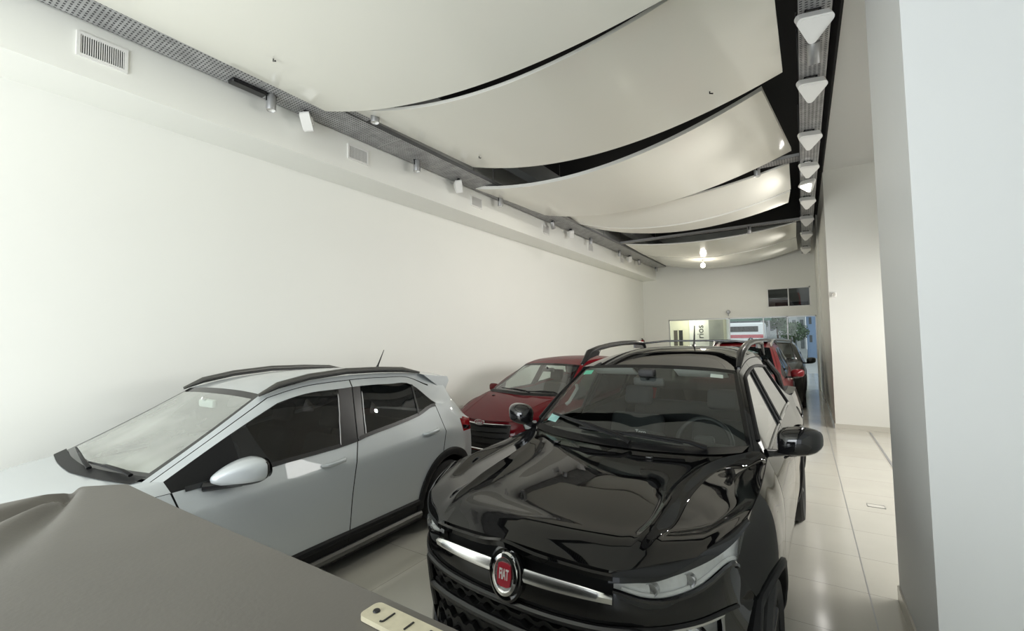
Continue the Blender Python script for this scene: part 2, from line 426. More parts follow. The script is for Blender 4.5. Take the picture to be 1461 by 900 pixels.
ceiling_panel(11.95, [(-4.0, 4.33), (-2.1, 4.15), (-.02, 4.32)], 13.52, [(-4.0, 4.3), (-2.1, 4.01), (-.04, 4.28)], 'white panel just behind the thin cable tray that crosses the room')
ceiling_panel(13.58, [(-4.0, 4.3), (-2.1, 4.0), (-.04, 4.27)], 16.3, [(-4.0, 4.3), (-2.1, 4.05), (-.02, 4.40)], 'rearmost white panel next to the back wall, above the globe lamp')

# ------------------------------------------------------------------ cable trays
def tray(x0, x1, y0, y1, z, label, lip=.05):
    m = MB()
    m.box((x0, y0, z), (x1, y1, z + .003))
    o = m.build('cable_tray', M['tray'], None, 0)
    tag(o, label, 'cable tray', 'perforated steel cable trays')
    q = MB()
    if x1 - x0 < y1 - y0:
        for x in (x0, x1 - .003): q.box((x, y0, z), (x + .003, y1, z + lip))
        y = y0 + .8
        while y < y1: q.box((x0 - .003, y - .015, z - .0006), (x1 + .003, y + .015, z + .001)); y += 1.6
    else:
        for y in (y0, y1 - .003): q.box((x0, y, z), (x1, y + .003, z + lip))
    q.build('side_rail', M['galv'], o, 0)
    return o
tray(-4.52, -4.08, YF, 16.6, 4.30, 'long perforated cable tray running beside the left soffit')
tray(.07, .295, YF, 16.6, 4.30, 'long perforated cable tray on the right holding the row of white floodlights')
tray(-4.08, .07, 3.02, 3.28, 4.315, 'cross tray nearest the camera, mostly hidden above the first two panels')
tray(-4.08, .07, 7.98, 8.22, 4.50, 'cross tray glimpsed at the right end behind the tilted glossy panel')
tray(-4.08, .07, 11.72, 11.86, 4.33, 'thin cross tray in the dark gap before the rear panels')
# hanging rods for the trays
q = MB()
for y in np.arange(1.0, 16.5, 2.4):
    for x in (-4.5, -4.1, .08, .285): q.tube([(x, y, 4.3), (x, y, ZC)], .005, 5)
struct(q.build('trim_6', M['galv'], None, 0))
q = MB()
q.box((-4.05, 3.35, 4.62), (-3.85, 16.8, 4.95))
struct(q.build('trim_7', M['render_grey'], None, 0))

# ------------------------------------------------------------------ vents in the soffit
def vent(y, label):
    t = thing('air_vent', label, 'air vent', (XS, y, 4.125), 0, 'air vents along the left soffit')
    W, Hh = .31, .19
    f = MB()
    for a, b in (((-W/2, -Hh/2), (W/2, -Hh/2 + .022)), ((-W/2, Hh/2 - .022), (W/2, Hh/2)), ((-W/2, -Hh/2 + .022), (-W/2 + .022, Hh/2 - .022)), ((W/2 - .022, -Hh/2 + .022), (W/2, Hh/2 - .022))):
        f.box((0, a[0], a[1]), (.016, b[0], b[1]))
    f.build('frame', M['white_metal'], t, 0)
    MB().box((.0005, -W/2 + .02, -Hh/2 + .02), (.002, W/2 - .02, Hh/2 - .02)).build('duct_opening', M['grille_dark'], t, 0)
    s = MB()
    for y_ in np.linspace(-W/2 + .029, W/2 - .029, 20): s.box((.0025, y_ - .0028, -Hh/2 + .0225), (.011, y_ + .0028, Hh/2 - .0225))
    s.build('louvre_blades', M['white_metal'], t, 0)
for k, (y, lb) in enumerate([(1.11, 'white louvred air vent nearest the camera, top left of the soffit'), (3.53, 'second air vent along the soffit, below the first bare stretch of tray'),
        (5.94, 'third air vent, beside the front edge of the glossy tilted panel'), (8.38, 'fourth air vent, small and far along the soffit'),
        (10.8, 'fifth air vent along the soffit, close to the cross tray'), (13.2, 'farthest air vent on the soffit, near the back wall')]):
    vent(y, lb)

# ------------------------------------------------------------------ lamps
def cyl_spot(loc, label, tilt=0, rz=0, s=1.0, hang=.0):
    loc = (loc[0], loc[1], loc[2])
    t = thing('spotlight', label, 'spotlight', loc, rz, 'grey cylinder spotlights on the trays')
    Mx = Matrix.Rotation(tilt, 4, 'X')
    MB().lathe([(0, .10*s), (.042*s, .10*s), (.046*s, .09*s), (.046*s, -.05*s), (.043*s, -.055*s), (.040*s, -.05*s)], 20, Mx, 'Z').build('housing', M['galv'], t)
    MB().lathe([(.040*s, -.05*s), (.030*s, -.02*s), (0, -.012*s)], 20, Mx, 'Z').build('reflector', M['white_metal'], t)
    MB().box((-.008, -.05*s, .03), (.008, -.045*s, .102*s + hang)).box((-.008, .045*s, .03), (.008, .05*s, .102*s + hang)).box((-.02, -.05*s, .102*s + hang - .006), (.02, .05*s, .102*s + hang)).build('bracket', M['satin_black'], t, 0)
    return t
cyl_spot((-4.4, 2.36, 4.1985), 'grey cylinder spotlight peeking out under the nearest panel, left side')
cyl_spot((-3.78, 3.15, 4.2135), 'grey cylinder spotlight on the nearest cross tray at the front panel edge')
cyl_spot((-4.4, 4.39, 4.1985), 'grey cylinder spotlight on the left tray between the second vent and a white floodlight')
cyl_spot((-4.4, 6.43, 4.1985), 'grey cylinder spotlight below the left end of the tilted glossy panel')
cyl_spot((-4.4, 8.42, 4.1900), 'small tilted cylinder spotlight on the left tray next to the fourth vent', .5)
cyl_spot((-4.4, 10.46, 4.1985), 'cylinder spotlight on the left tray just before the thin cross tray')
cyl_spot((-4.4, 12.57, 4.1985), 'cylinder spotlight on the left tray just past the thin cross tray')
cyl_spot((-4.4, 14.44, 4.1900), 'second cylinder spotlight from the back wall on the left tray', .3)
cyl_spot((-4.4, 16.45, 4.1985), 'cylinder spotlight at the far end of the left tray against the back wall')
cyl_spot((0.18, 4.55, 4.1883), 'grey cylinder spotlight between the first two white floodlights on the right tray', .75, 0, 1.1)
cyl_spot((-0.51, 8.1, 4.3985), 'dark cylinder spotlight on the cross tray by the raised corner of the glossy panel')
cyl_spot((-0.96, 11.79, 4.2285), 'small cylinder spotlight on the thin cross tray')

def flood(loc, label, rz, lit=False, s=1.0, tilt=.25):
    """wedge-shaped white floodlight: a triangular housing with a flat front glass"""
    t = thing('floodlight', label, 'floodlight', loc, rz, 'white wedge floodlights on the trays')
    # rounded triangle, wide side up, point down; the face looks along -y
    poly = []
    for (px, pz, a0) in ((-.088, .045, 90), (0, -.085, 215), (.088, .045, 325)):
        for k in range(5):
            a = math.radians(a0 + k * 27.5); poly.append((s * (px + .035 * math.cos(a)), s * (pz + .035 * math.sin(a))))
    Mx = Matrix.Rotation(tilt, 4, 'X')
    fn = lambda u, v, h: tuple(Mx @ Vector((u, h, v)))
    MB().prism(poly, -.05*s, .055*s, fn).prism([(u * .86, v * .86) for u, v in poly], -.058*s, -.05*s, fn).build('housing', M['white_metal'], t, 25)
    MB().prism([(u * .74, v * .74) for u, v in poly], -.0605*s, -.058*s, fn).build('front_glass', M['lamp_on'] if lit else M['white_metal'], t, 25)
    k = MB().box((-.055*s, -.02, .06*s), (-.045*s, .02, .118*s)).box((.045*s, -.02, .06*s), (.055*s, .02, .118*s)).box((-.055*s, -.02, .108*s), (.055*s, .02, .118*s))
    k.build('bracket', M['satin_black'] if not lit else M['galv'], t, 0)
    MB().rbox((-.03*s, .05*s, -.03), (.03*s, .075*s, .04), .006, 1, Mx).build('gear_box', M['white_metal'], t)
    return t
RF = [(4.07, 'first white wedge floodlight on the right tray, nearest the camera'), (5.14, 'second white floodlight on the right tray, by the corner of the wide second panel'),
      (6.50, 'third white floodlight on the right tray, beside the tilted glossy panel'), (7.69, 'white floodlight just in front of the lit one on the right tray'),
      (9.65, 'white floodlight just behind the lit one on the right tray'), (11.2, 'white floodlight on the right tray beside the end of the thin cross tray'),
      (12.94, 'second white floodlight from the back on the right tray'), (15.2, 'last and smallest white floodlight on the right tray, by the back wall')]
for y, lb in RF: flood((.165, y, 4.1822), lb, .22, False, 1.0, .85)
flood((.17, 8.56, 4.1881), 'the one lit floodlight, glowing white on the right tray', -.5, True, .95, .8)
LF = [(2.76, 'white wedge floodlight on the left tray right under the edge of the nearest panel'), (5.3, 'white wedge floodlight on the left tray at the front corner of the glossy panel'),
      (9.33, 'white wedge floodlight far along the left tray, before the thin cross tray'), (13.5, 'farthest white wedge floodlight on the left tray')]
for y, lb in LF: flood((-4.42, y, 4.1930), lb, -.75, False, .9, .2)
# small track light and globe pendant
tag(MB().rbox((-4.46, 1.98, 4.26), (-4.36, 2.3, 4.2998), .008, 1).build('linear_lamp', M['satin_black'], None), 'short black strip lamp under the left tray by the nearest panel', 'strip lamp')
gl = thing('globe_lamp', 'lit round globe lamp hanging below the rearmost ceiling panels', 'lamp', (-2.38, 14.0, 3.85))
MB().lathe([(.0, -.075), (.03, -.07), (.058, -.045), (.07, -.005), (.06, .035), (.035, .06), (.02, .065)], 20, None, 'Z').build('globe', M['globe_on'], gl)
MB().lathe([(0, .11), (.03, .11), (.034, .06), (.03, .055)], 14, None, 'Z').build('lamp_holder', M['white_metal'], gl)
MB().tube([(0, 0, .10), (0, 0, .30)], .005, 6).build('cord', M['satin_black'], gl)
# sensor and small fixtures
sn = thing('motion_sensor', 'small beige sensor high on the corner of the right far wall', 'sensor', (.52, 10.441, 2.53))
MB().rbox((-.045, -.035, -.05), (.045, 0, .05), .015, 2).build('housing', M['white_metal'], sn)
MB().lathe([(0, -.055), (.03, -.05), (.035, -.035)], 14, None, 'Y').build('lens', M['skirt'], sn)
ws_ = thing('wall_speaker', 'small grey fitting on the back wall above the glazed screen', 'fitting', (-2.13, YB, 2.58))
MB().lathe([(0, -.06), (.05, -.055), (.07, -.03), (.07, 0)], 18, None, 'Y').build('face', M['galv'], ws_)
MB().box((-.012, -.03, -.14), (.012, 0, -.06)).build('stem', M['galv'], ws_, 0)
fx = thing('fire_extinguisher', 'small red extinguisher hung in the left corner of the back wall', 'fire extinguisher', (XW + .069, 16.5, 1.20))
MB().lathe([(0, 0), (.06, 0), (.07, .02), (.07, .36), (.055, .42), (.02, .45), (.02, .47)], 18, None, 'Z').build('cylinder', M['ext_red'], fx)
MB().box((-.02, -.02, .46), (.02, .02, .50)).box((-.015, -.09, .49), (.015, .03, .51)).box((-.10, -.03, .2), (-.06, .03, .24)).build('valve', M['satin_black'], fx, 0)
MB().tube([(.0, .03, .48), (.05, .08, .42), (.075, .06, .2), (.075, .0, .1)], .011, 8).build('hose', M['rubber'], fx)
# floor hatch
hb = thing('floor_box', 'small flush metal floor box set in the tiles by the pillar', 'floor box', (.563, 6.0, .0))
hf = MB()
for a, b in (((-.075, -.05), (.075, -.044)), ((-.075, .044), (.075, .05)), ((-.075, -.05), (-.069, .05)), ((.069, -.05), (.075, .05))): hf.box((a[0], a[1], 0), (b[0], b[1], .004))
hf.build('rim', M['galv'], hb, 0)
MB().box((-.069, -.044, 0), (.069, .044, .002)).build('cover', M['skirt'], hb, 0)

# ------------------------------------------------------------------ beyond the back glass
of = MB().box((-5.3, 18.7, 0), (-2.35, 18.85, 3.0)).box((-5.3, YB + T, 2.75), (-2.35, 18.7, 2.85)).box((-2.45, YB + T + .9, 0), (-2.35, 18.7, 2.8))
struct(of.build('wall_office', M['office_wall'], None, 0))
for k, (x, lb) in enumerate([(-4.30, 'narrow dark doorway at the left of the lit office wall behind the glass'), (-4.10, 'narrow dark doorway next to the sign panel in the office behind the glass')]):
    d = thing('office_door', lb, 'door', (x, 18.69, 0))
    MB().box((-.075, -.01, 0), (.075, .0, 2.0)).build('leaf', M['window_dark'] if k == 0 else M['grille_dark'], d, 0)
    MB().box((-.09, -.02, 0), (-.075, 0, 2.02)).box((.075, -.02, 0), (.09, 0, 2.02)).box((-.09, -.02, 2.0), (.09, 0, 2.02)).build('frame', M['office_wall'], d, 0)
sp = thing('sign_panel', 'white upright panel behind the back glass with black vertical lettering', 'sign', (-3.36, 18.45, 0))
MB().rbox((-.36, -.02, .1), (.36, .02, 2.42), .006, 1).build('board', M['white_body'], sp)
MB().box((-.3, -.15, 0), (.3, .15, .1)).build('base', M['galv'], sp, 0)
v, f = text_mesh('rios', .34, .004, lambda u, w_, h: (-w_ + .05, -.026 - h, u + 1.92))
mesh_obj('lettering', v, f, M['letter_black'], sp, 0)
gp = MB().rbox((-2.98, 18.2, 0), (-2.42, 18.24, 2.36), .006, 1)
tag(gp.build('partition_screen', M['render_grey'], None), 'grey frosted partition screen to the right of the lettered panel', 'partition')
# street
struct(MB().box((-30, 18.85, -.12), (30, 60, -.02)).build('ground', M['concrete'], None, 0))
bus = thing('van', 'white van with a faded red stripe parked outside the back glass', 'van', (-2.95, 30.0, -.02))
MB().rbox((-1.9, 0, .35), (1.05, 1.9, 2.50), .12, 3).build('body', M['white_body'], bus)
MB().box((-1.75, -.012, 1.95), (.75, .0, 2.28)).build('window', M['dark_glass'], bus, 0)
MB().box((-1.88, -.012, 1.58), (1.0, .0, 1.78)).build('stripe', M['bus_red'], bus, 0)
for xx in (-1.2, .5):
    MB().lathe([(0, -.12), (.33, -.12), (.36, -.08), (.36, .08), (0, .08)], 24, Matrix.Translation((xx, .1, .36)), 'Y').build('wheel', M['rubber'], bus)
sg = thing('street_sign', 'green shop fascia across the street above the white van', 'sign', (-2.95, 33.0, 0))
MB().rbox((-1.7, 0, 2.65), (1.3, .15, 3.25), .01, 1).build('board', M['sign_green'], sg)
MB().box((-1.6, .02, -.02), (-1.5, .12, 2.65)).box((1.1, .02, -.02), (1.2, .12, 2.65)).build('post', M['galv'], sg, 0)
def facade(name, label, x0, x1, y, z1, mat, cols, rows, w, h, dz=.9):
    b = thing(name, label, 'building', ((x0 + x1) / 2, y, -.02))
    W = x1 - x0
    MB().box((-W/2, 0, 0), (W/2, 4, z1)).build('wall', mat, b, 0)
    for i in range(cols):
        for j in range(rows):
            cx = -W/2 + W * (i + .5) / cols; cz = 1.1 + j * (z1 - 1.1) / rows + dz
            MB().box((cx - w/2, -.03, cz - h/2), (cx + w/2, .01, cz + h/2)).build('window', M['facade_dark'], b, 0)
facade('apartment_building', 'grey rendered building across the street behind the parked cars', -2.6, .2, 38, 5.0, M['render_grey'], 6, 3, .22, .75, .0)
facade('tower', 'pale blue building at the right edge of the view through the back glass', .25, 2.6, 39, 9.0, M['facade_blue'], 5, 6, .16, .5, .3)
facade('shop_building', 'dark building far behind the white van', -14, -2.65, 40, 8.0, M['facade_dark'], 8, 3, .6, 1.2, .5)
def tree(x, y, h, r, label):
    t = thing('tree', label, 'tree', (x, y, -.02))
    MB().tube([(0, 0, 0), (.03, .02, h * .5), (-.02, 0, h)], [.08, .06, .03], 8).build('trunk', M['bark'], t)
    m = MB()
    for i in range(900):
        d = rng.normal(size=3); d /= np.linalg.norm(d); p = d * r * rng.uniform(.45, 1) ** .6 * np.array([1, 1, .75]); s = rng.uniform(.05, .11)
        a = rng.normal(size=3); a /= np.linalg.norm(a); b = np.cross(a, d); b /= np.linalg.norm(b)
        c = p + np.array([0, 0, h]); m.add([c - a*s, c + b*s*.6, c + a*s, c - b*s*.6], [(0, 1, 2, 3)])
    m.build('foliage', M['leaf'], t, 0)
tree(-.45, 31, 1.9, .8, 'small round street tree just outside the right part of the back glass')
tree(-1.4, 34, 2.6, .7, 'loose street tree in front of the grey building outside')
# ------------------------------------------------------------------ spline patches for car bodies
def spline_w(lens, sharp, ts):
    """Hermite weights: rows = parameters, columns = knots; tangents break at sharp knots"""
    n = len(lens) + 1
    def tan(i, seg):
        w = np.zeros(n); h = lens[seg]
        if 0 < i < n - 1 and i not in sharp:
            a, b = lens[i - 1], lens[i]; s = h / (a + b)
            w[i] += (b / a) * s; w[i - 1] -= (b / a) * s; w[i + 1] += (a / b) * s; w[i] -= (a / b) * s
            return w
        return None
    W = np.zeros((len(ts), n))
    for r, t in enumerate(ts):
        i = int(min(max(math.floor(t + 1e-9), 0), n - 2)); s = t - i
        d = np.zeros(n); d[i] -= 1; d[i + 1] += 1
        m0, m1 = tan(i, i), tan(i + 1, i)
        if m0 is None and m1 is None: m0 = m1 = d
        elif m0 is None: m0 = 1.5 * d - .5 * m1
        elif m1 is None: m1 = 1.5 * d - .5 * m0
        h00 = 2*s**3 - 3*s*s + 1; h10 = s**3 - 2*s*s + s; h01 = -2*s**3 + 3*s*s; h11 = s**3 - s*s
        W[r] = h10 * m0 + h11 * m1; W[r, i] += h00; W[r, i + 1] += h01
    return W

class Patch:
    def __init__(s, P, su=(), sv=()):
        s.P = np.array(P, float); s.su, s.sv = set(su), set(sv)
        s.lu = np.maximum(np.linalg.norm(np.diff(s.P, axis=0), axis=2).mean(1), 1e-3)
        s.lv = np.maximum(np.linalg.norm(np.diff(s.P, axis=1), axis=2).mean(0), 1e-3)
    def grid(s, us, vs):
        A = spline_w(s.lu, s.su, us); B = spline_w(s.lv, s.sv, vs)
        return np.einsum('ai,ijk,bj->abk', A, s.P, B)
    def at(s, u, v):
        return s.grid([u], [v])[0, 0]

def params(n, sub, extra=()):
    """subdivided knot parameters plus extra lines"""
    t = []
    for i in range(n - 1):
        k = sub[i] if hasattr(sub, '__len__') else sub
        t += [i + j / k for j in range(k)]
    t.append(n - 1)
    t = sorted(set(round(x, 5) for x in list(t) + [e for e in extra if 0 <= e <= n - 1]))
    out = [t[0]]
    ex = set(round(e, 5) for e in extra)
    for x in t[1:]:
        if x - out[-1] < .012 and x not in ex and out[-1] in ex: continue
        if x - out[-1] < .012 and x in ex and out[-1] not in ex and out[-1] != 0: out[-1] = x; continue
        out.append(x)
    return np.array(out)

def grid_normals(G):
    du = np.gradient(G, axis=0); dv = np.gradient(G, axis=1)
    N = np.cross(du, dv); L = np.linalg.norm(N, axis=2, keepdims=True); N = N / np.maximum(L, 1e-9)
    return N

def L2W(p):          # car space (back, left, up) -> mesh space (x = left, y = back, z)
    return (p[1], p[0], p[2])

class Shell:
    """collects the cells of car patches into named panels, mirrored to both sides"""
    def __init__(s): s.pan = {}
    def put(s, name, v, f):
        V, F = s.pan.setdefault(name, ([], [])); n = len(V); V += v; F += [tuple(i + n for i in q) for q in f]
    def patch(s, patch, us, vs, classify, seams=(), arches=(), side_y=.45, split=(), out=(0, 1, 0), offset=None, deform=None):
        G = patch.grid(us, vs)
        if deform: G = deform(us, vs, G)
        N = grid_normals(G)
        c = G.reshape(-1, 3).mean(0)
        # outward = away from the centre line of the car
        ref = G - np.array([c[0], 0, .45])
        if (np.einsum('ijk,ijk->ij', N, ref)).sum() < 0: N = -N
        um = (us[:-1] + us[1:]) / 2; vm = (vs[:-1] + vs[1:]) / 2
        G = G.copy()
        for (ax, val, lo, hi) in seams:
            if ax == 'u':
                i = int(np.argmin(abs(us - val)))
                for j, v in enumerate(vs):
                    if lo - 1e-6 <= v <= hi + 1e-6: G[i, j] -= N[i, j] * .007
            else:
                j = int(np.argmin(abs(vs - val)))
                for i, u in enumerate(us):
                    if lo - 1e-6 <= u <= hi + 1e-6: G[i, j] -= N[i, j] * .007
        # wheel arches
        drop = np.zeros((len(us) - 1, len(vs) - 1), bool)
        for (ax_, az_, r) in arches:
            D = np.hypot(G[..., 0] - ax_, G[..., 2] - az_); ins = (D < r) & (G[..., 1] > side_y)
            cell = ins[:-1, :-1] & ins[1:, :-1] & ins[:-1, 1:] & ins[1:, 1:]
            drop |= cell
            part = (ins[:-1, :-1] | ins[1:, :-1] | ins[:-1, 1:] | ins[1:, 1:]) & ~cell
            mv = np.zeros_like(ins)
            for a, b in ((0, 0), (1, 0), (0, 1), (1, 1)):
                mv[a:a + part.shape[0], b:b + part.shape[1]] |= part
            mv &= ins
            for i, j in zip(*np.nonzero(mv)):
                d = max(D[i, j], 1e-4); k = r / d
                G[i, j, 0] = ax_ + (G[i, j, 0] - ax_) * k; G[i, j, 2] = az_ + (G[i, j, 2] - az_) * k
        cells = {}
        for i, u in enumerate(um):
            for j, v in enumerate(vm):
                if drop[i, j]: continue
                nm = None
                for (ax, val, lo, hi) in seams:
                    p, q = (u, v) if ax == 'u' else (v, u)
                    arr = us if ax == 'u' else vs
                    k = int(np.argmin(abs(arr - val)))
                    if arr[max(k - 1, 0)] < p < arr[min(k + 1, len(arr) - 1)] and lo < q < hi: nm = 'panel_gap'
                if nm is None: nm = classify(u, v)
                if nm: cells.setdefault(nm, []).append((i, j))
        for nm, lst in cells.items():
            idx = {}; V = []; F = []; Vm = []
            dd = (offset or {}).get(nm, 0)
            for (i, j) in lst:
                q = []
                for a, b in ((i, j), (i + 1, j), (i + 1, j + 1), (i, j + 1)):
                    if (a, b) not in idx:
                        idx[(a, b)] = len(V); p = G[a, b] + N[a, b] * dd
                        V.append(L2W(p)); Vm.append(L2W((p[0], -p[1], p[2])))
                    q.append(idx[(a, b)])
                F.append(tuple(q))
            Fm = [q[::-1] for q in F]
            if nm in split:
                s.put(nm, V, F); s.put(nm + '|R', Vm, Fm)
            else:
                s.put(nm, V, F); s.put(nm, Vm, Fm)
        return G, N
    def build(s, root, mats, labels={}, smooth=40):
        R = {}
        for nm, (V, F) in s.pan.items():
            base = nm.split('|')[0]
            o = mesh_obj(base, V, F, mats[base], root, smooth)
            if base in labels: o['label'] = labels[base]
            R[nm] = o
        return R

def strip_on(G, N, i=None, j=None, lo=0, hi=None, w=.01, off=.002, side=1):
    """a flat trim band lying along a grid line; returns (verts, faces)"""
    line = G[lo:hi, j] if j is not None else G[i, lo:hi]
    nn = N[lo:hi, j] if j is not None else N[i, lo:hi]
    V = []; F = []
    for k in range(len(line)):
        t = line[min(k + 1, len(line) - 1)] - line[max(k - 1, 0)]; t = t / max(np.linalg.norm(t), 1e-9)
        b = np.cross(nn[k], t)
        for d, e in ((-w/2, 0), (-w/2, off), (w/2, off), (w/2, 0)):
            p = line[k] + b * d + nn[k] * e; V.append(L2W((p[0], p[1] * side, p[2])))
    for k in range(len(line) - 1):
        for a in range(3): F.append((k*4 + a, k*4 + a + 1, k*4 + a + 5, k*4 + a + 4))
    return V, F

def wheel(root, x, y, z, r, w, rim, name='wheel', spokes=5, side=1, steer=0.0):
    """tyre > rim > hub cap, standing at (back x, lateral y)"""
    Mx = Matrix.Translation((y, x, z)) @ Matrix.Rotation(steer, 4, 'Z') @ (Matrix.Scale(-1, 4, (1, 0, 0)) if side < 0 else Matrix.Identity(4))
    h = w / 2; ri = r * .70
    t = MB().lathe([(ri, -h*.8), (r*.80, -h), (r*.93, -h*.98), (r*.985, -h*.8), (r, -h*.4), (r, h*.4), (r*.985, h*.8), (r*.93, h*.98), (r*.80, h), (ri, h*.85)], 40, Mx)
    for k in range(3):
        a = (k - 1) * h * .42
        t.lathe([(r*1.001, a - .004), (r*1.006, a), (r*1.001, a + .004)], 40, Mx)
    to = t.build(name, M['rubber'], root)
    q = MB().lathe([(ri, -h*.7), (ri*.96, -h*.2), (ri*.94, h*.3), (ri*.97, h*.78), (ri*1.02, h*.85), (ri*1.02, h*.8)], 36, Mx)
    q.lathe([(0, h*.1), (ri*.95, h*.1)], 30, Mx)
    for k in range(spokes):
        A = Mx @ Matrix.Rotation(2 * PI * k / spokes, 4, 'X')
        q.add([A @ Vector(p) for p in [(h*.35, -.035, .03), (h*.35, .035, .03), (h*.62, .024, ri*.95), (h*.62, -.024, ri*.95), (h*.72, -.02, .04), (h*.72, .02, .04), (h*.86, .014, ri*.95), (h*.86, -.014, ri*.95)]],
              [(0, 1, 2, 3), (4, 7, 6, 5), (0, 4, 5, 1), (1, 5, 6, 2), (2, 6, 7, 3), (3, 7, 4, 0)])
    ro = q.build('rim', rim, to, 30)
    MB().lathe([(0, h*.80), (.022, h*.80), (.035, h*.72), (.06, h*.6), (.062, h*.2)], 20, Mx).build('hub_cap', rim, ro)
    return to

def arch_liner(root, x, z, r, y0, y1):
    for sd in (1, -1):
        V = []; F = []; n = 24
        for k in range(n + 1):
            a = math.radians(-15 + 210 * k / n)
            for yy in (y0, y1): V.append((sd * yy, x + r * math.cos(a), z + r * math.sin(a)))
        for k in range(n): F.append((2*k, 2*k+1, 2*k+3, 2*k+2))
        c = len(V); V.append((sd * y0, x, z))
        for k in range(n): F.append((2*k, 2*k+2, c))
        mesh_obj('wheel_arch_liner', V, F, M['gap'], root)

def side_lookup(Gs):
    pts = np.concatenate([g.reshape(-1, 3) for g in Gs]); pts = pts[pts[:, 1] > .45]
    def f(x, z):
        d = np.hypot(pts[:, 0] - x, pts[:, 2] - z); k = np.argsort(d)[:4]; w = 1 / (d[k] + 1e-4)
        return float((pts[k, 1] * w).sum() / w.sum())
    return f

def arch_trim(root, name, x, z, r0, r1, yf, mat, a0=-8, a1=188, out=.022, sides=(1, -1), ymin=.6):
    for sd in sides:
        V = []; F = []; n = 40
        for k in range(n + 1):
            a = math.radians(a0 + (a1 - a0) * k / n); c, s_ = math.cos(a), math.sin(a)
            yo = max(yf(x + r1 * c, z + r1 * s_), ymin); yi = max(yf(x + (r0 + .03) * c, z + (r0 + .03) * s_), ymin)
            for rr, yy in ((r1 + .004, yo - .03), (r1, yo + out * .6), (r1 - .012, yo + out), (r0 + .012, yi + out), (r0, yi + out * .5), (r0, yi - .05)):
                V.append((sd * yy, x + rr * c, z + rr * s_))
        for k in range(n):
            for b in range(5): F.append((k*6 + b, k*6 + b + 1, k*6 + b + 7, k*6 + b + 6))
        mesh_obj(name, V, F, mat, root, 40)

def seat(root, x, y, z=.0, w=.46, s=1.0, mat='seat'):
    m = MB()
    T = lambda ang, px, pz: Matrix.Translation((y, px, pz)) @ Matrix.Rotation(ang, 4, 'X')
    m.rbox((-w/2, -.24, .0), (w/2, .26, .14), .05, 3, T(-.08, x, z + .32))
    b = MB().rbox((-w/2, -.06, .0), (w/2, .06, .56*s), .055, 3, T(-.32, x + .24, z + .42))
    h = MB().rbox((-.13, -.045, .0), (.13, .045, .18), .04, 3, T(-.25, x + .44, z + 1.0*s - .0))
    o = m.build('seat', M[mat], root)
    b.build('backrest', M[mat], o); h.build('headrest', M[mat], o)
    return o

def steering(root, x, y, z, r=.18, tilt=1.1):
    Mx = Matrix.Translation((y, x, z)) @ Matrix.Rotation(tilt, 4, 'X')
    m = MB(); V = []; F = []; n, k = 32, 8
    for i in range(n):
        a = 2 * PI * i / n
        for j in range(k):
            b = 2 * PI * j / k; rr = r + .016 * math.cos(b)
            V.append(Mx @ Vector((rr * math.cos(a), rr * math.sin(a), .016 * math.sin(b))))
    for i in range(n):
        for j in range(k): F.append((i*k + j, ((i+1) % n)*k + j, ((i+1) % n)*k + (j+1) % k, i*k + (j+1) % k))
    m.add(V, F); m.rbox((-.07, -.06, -.03), (.07, .06, .02), .025, 2, Mx)
    for a in (0, PI, -PI/2):
        m.tube([Mx @ Vector((0, 0, -.01)), Mx @ Vector((r * math.cos(a), r * math.sin(a), 0))], .016, 8, flat=.5)
    return m.build('steering_wheel', M['dash'], root)

def wiper(root, a, b, nz, name='wiper', th=1.0):
    """arm and blade from pivot a to tip b lying on the glass (mesh space), raised by nz"""
    a, b = Vector(a), Vector(b); n = Vector(nz)
    mid = a.lerp(b, .5) + n * .03
    m = MB().tube([a, a.lerp(b, .12) + n * .025, mid, a.lerp(b, .62) + n * .02], [.014 * th, .012 * th, .008 * th, .006 * th], 8, flat=.7)
    o = m.build(name, M['black_plastic'], root)
    d = (b - a).normalized()
    q = MB().tube([a.lerp(b, .16) + n * .008, a.lerp(b, .58) + n * .014, b + n * .008], [.006 * th, .009 * th, .006 * th], 6)
    q.build('blade', M['rubber'], o)
    return o

def mirror_shell(root, M4, size, mat_cap, mat_low, name='door_mirror', side=1, nose=.6):
    """rounded housing: painted cap, black foot and glass; size = (wide, deep, high); local x = outward"""
    w, d, h = size
    bm = bmesh.new(); bmesh.ops.create_uvsphere(bm, u_segments=28, v_segments=16, radius=1)
    V = []
    for v in bm.verts:
        x, y, z = v.co
        x = math.copysign(abs(x) ** .60, x); z = math.copysign(abs(z) ** .62, z)
        f = max(0, -y)                                   # 0 at the glass, 1 at the foremost point
        tp = 1 - (.55 * nose) * f ** 1.5
        zz = z * h / 2 * (1 - .16 * max(0, x)) * tp + .010 * x - nose * .012 * f
        yy = (-(f ** .8) * d * .62 if y < 0 else y * d * .20)
        V.append(Vector((side * (x * w / 2 * tp - nose * w * .12 * f), yy + (.0 if x < 0 else .03 * x * x), zz)))
    bm.verts.index_update(); F = [[q.index for q in f.verts] for f in bm.faces]; bm.free()
    cap, low = [], []
    for f in F:
        zc = sum(V[i].z for i in f) / len(f); yc = sum(V[i].y for i in f) / len(f)
        (low if zc < -h * .30 or yc > d * .12 else cap).append(f)
    W = [M4 @ v for v in V]
    o = mesh_obj(name, W, cap, mat_cap, root, 50)
    mesh_obj('lower_shell', W, low, mat_low, o, 50)
    g = [M4 @ Vector((side * w * .42 * math.cos(a), d * .20, h * .36 * math.sin(a))) for a in np.linspace(0, 2 * PI, 24, endpoint=False)]
    mesh_obj('mirror_glass', [p + M4.to_3x3() @ Vector((0, .012, 0)) for p in g], [tuple(range(24))], M['chrome'], o, 0)
    return o

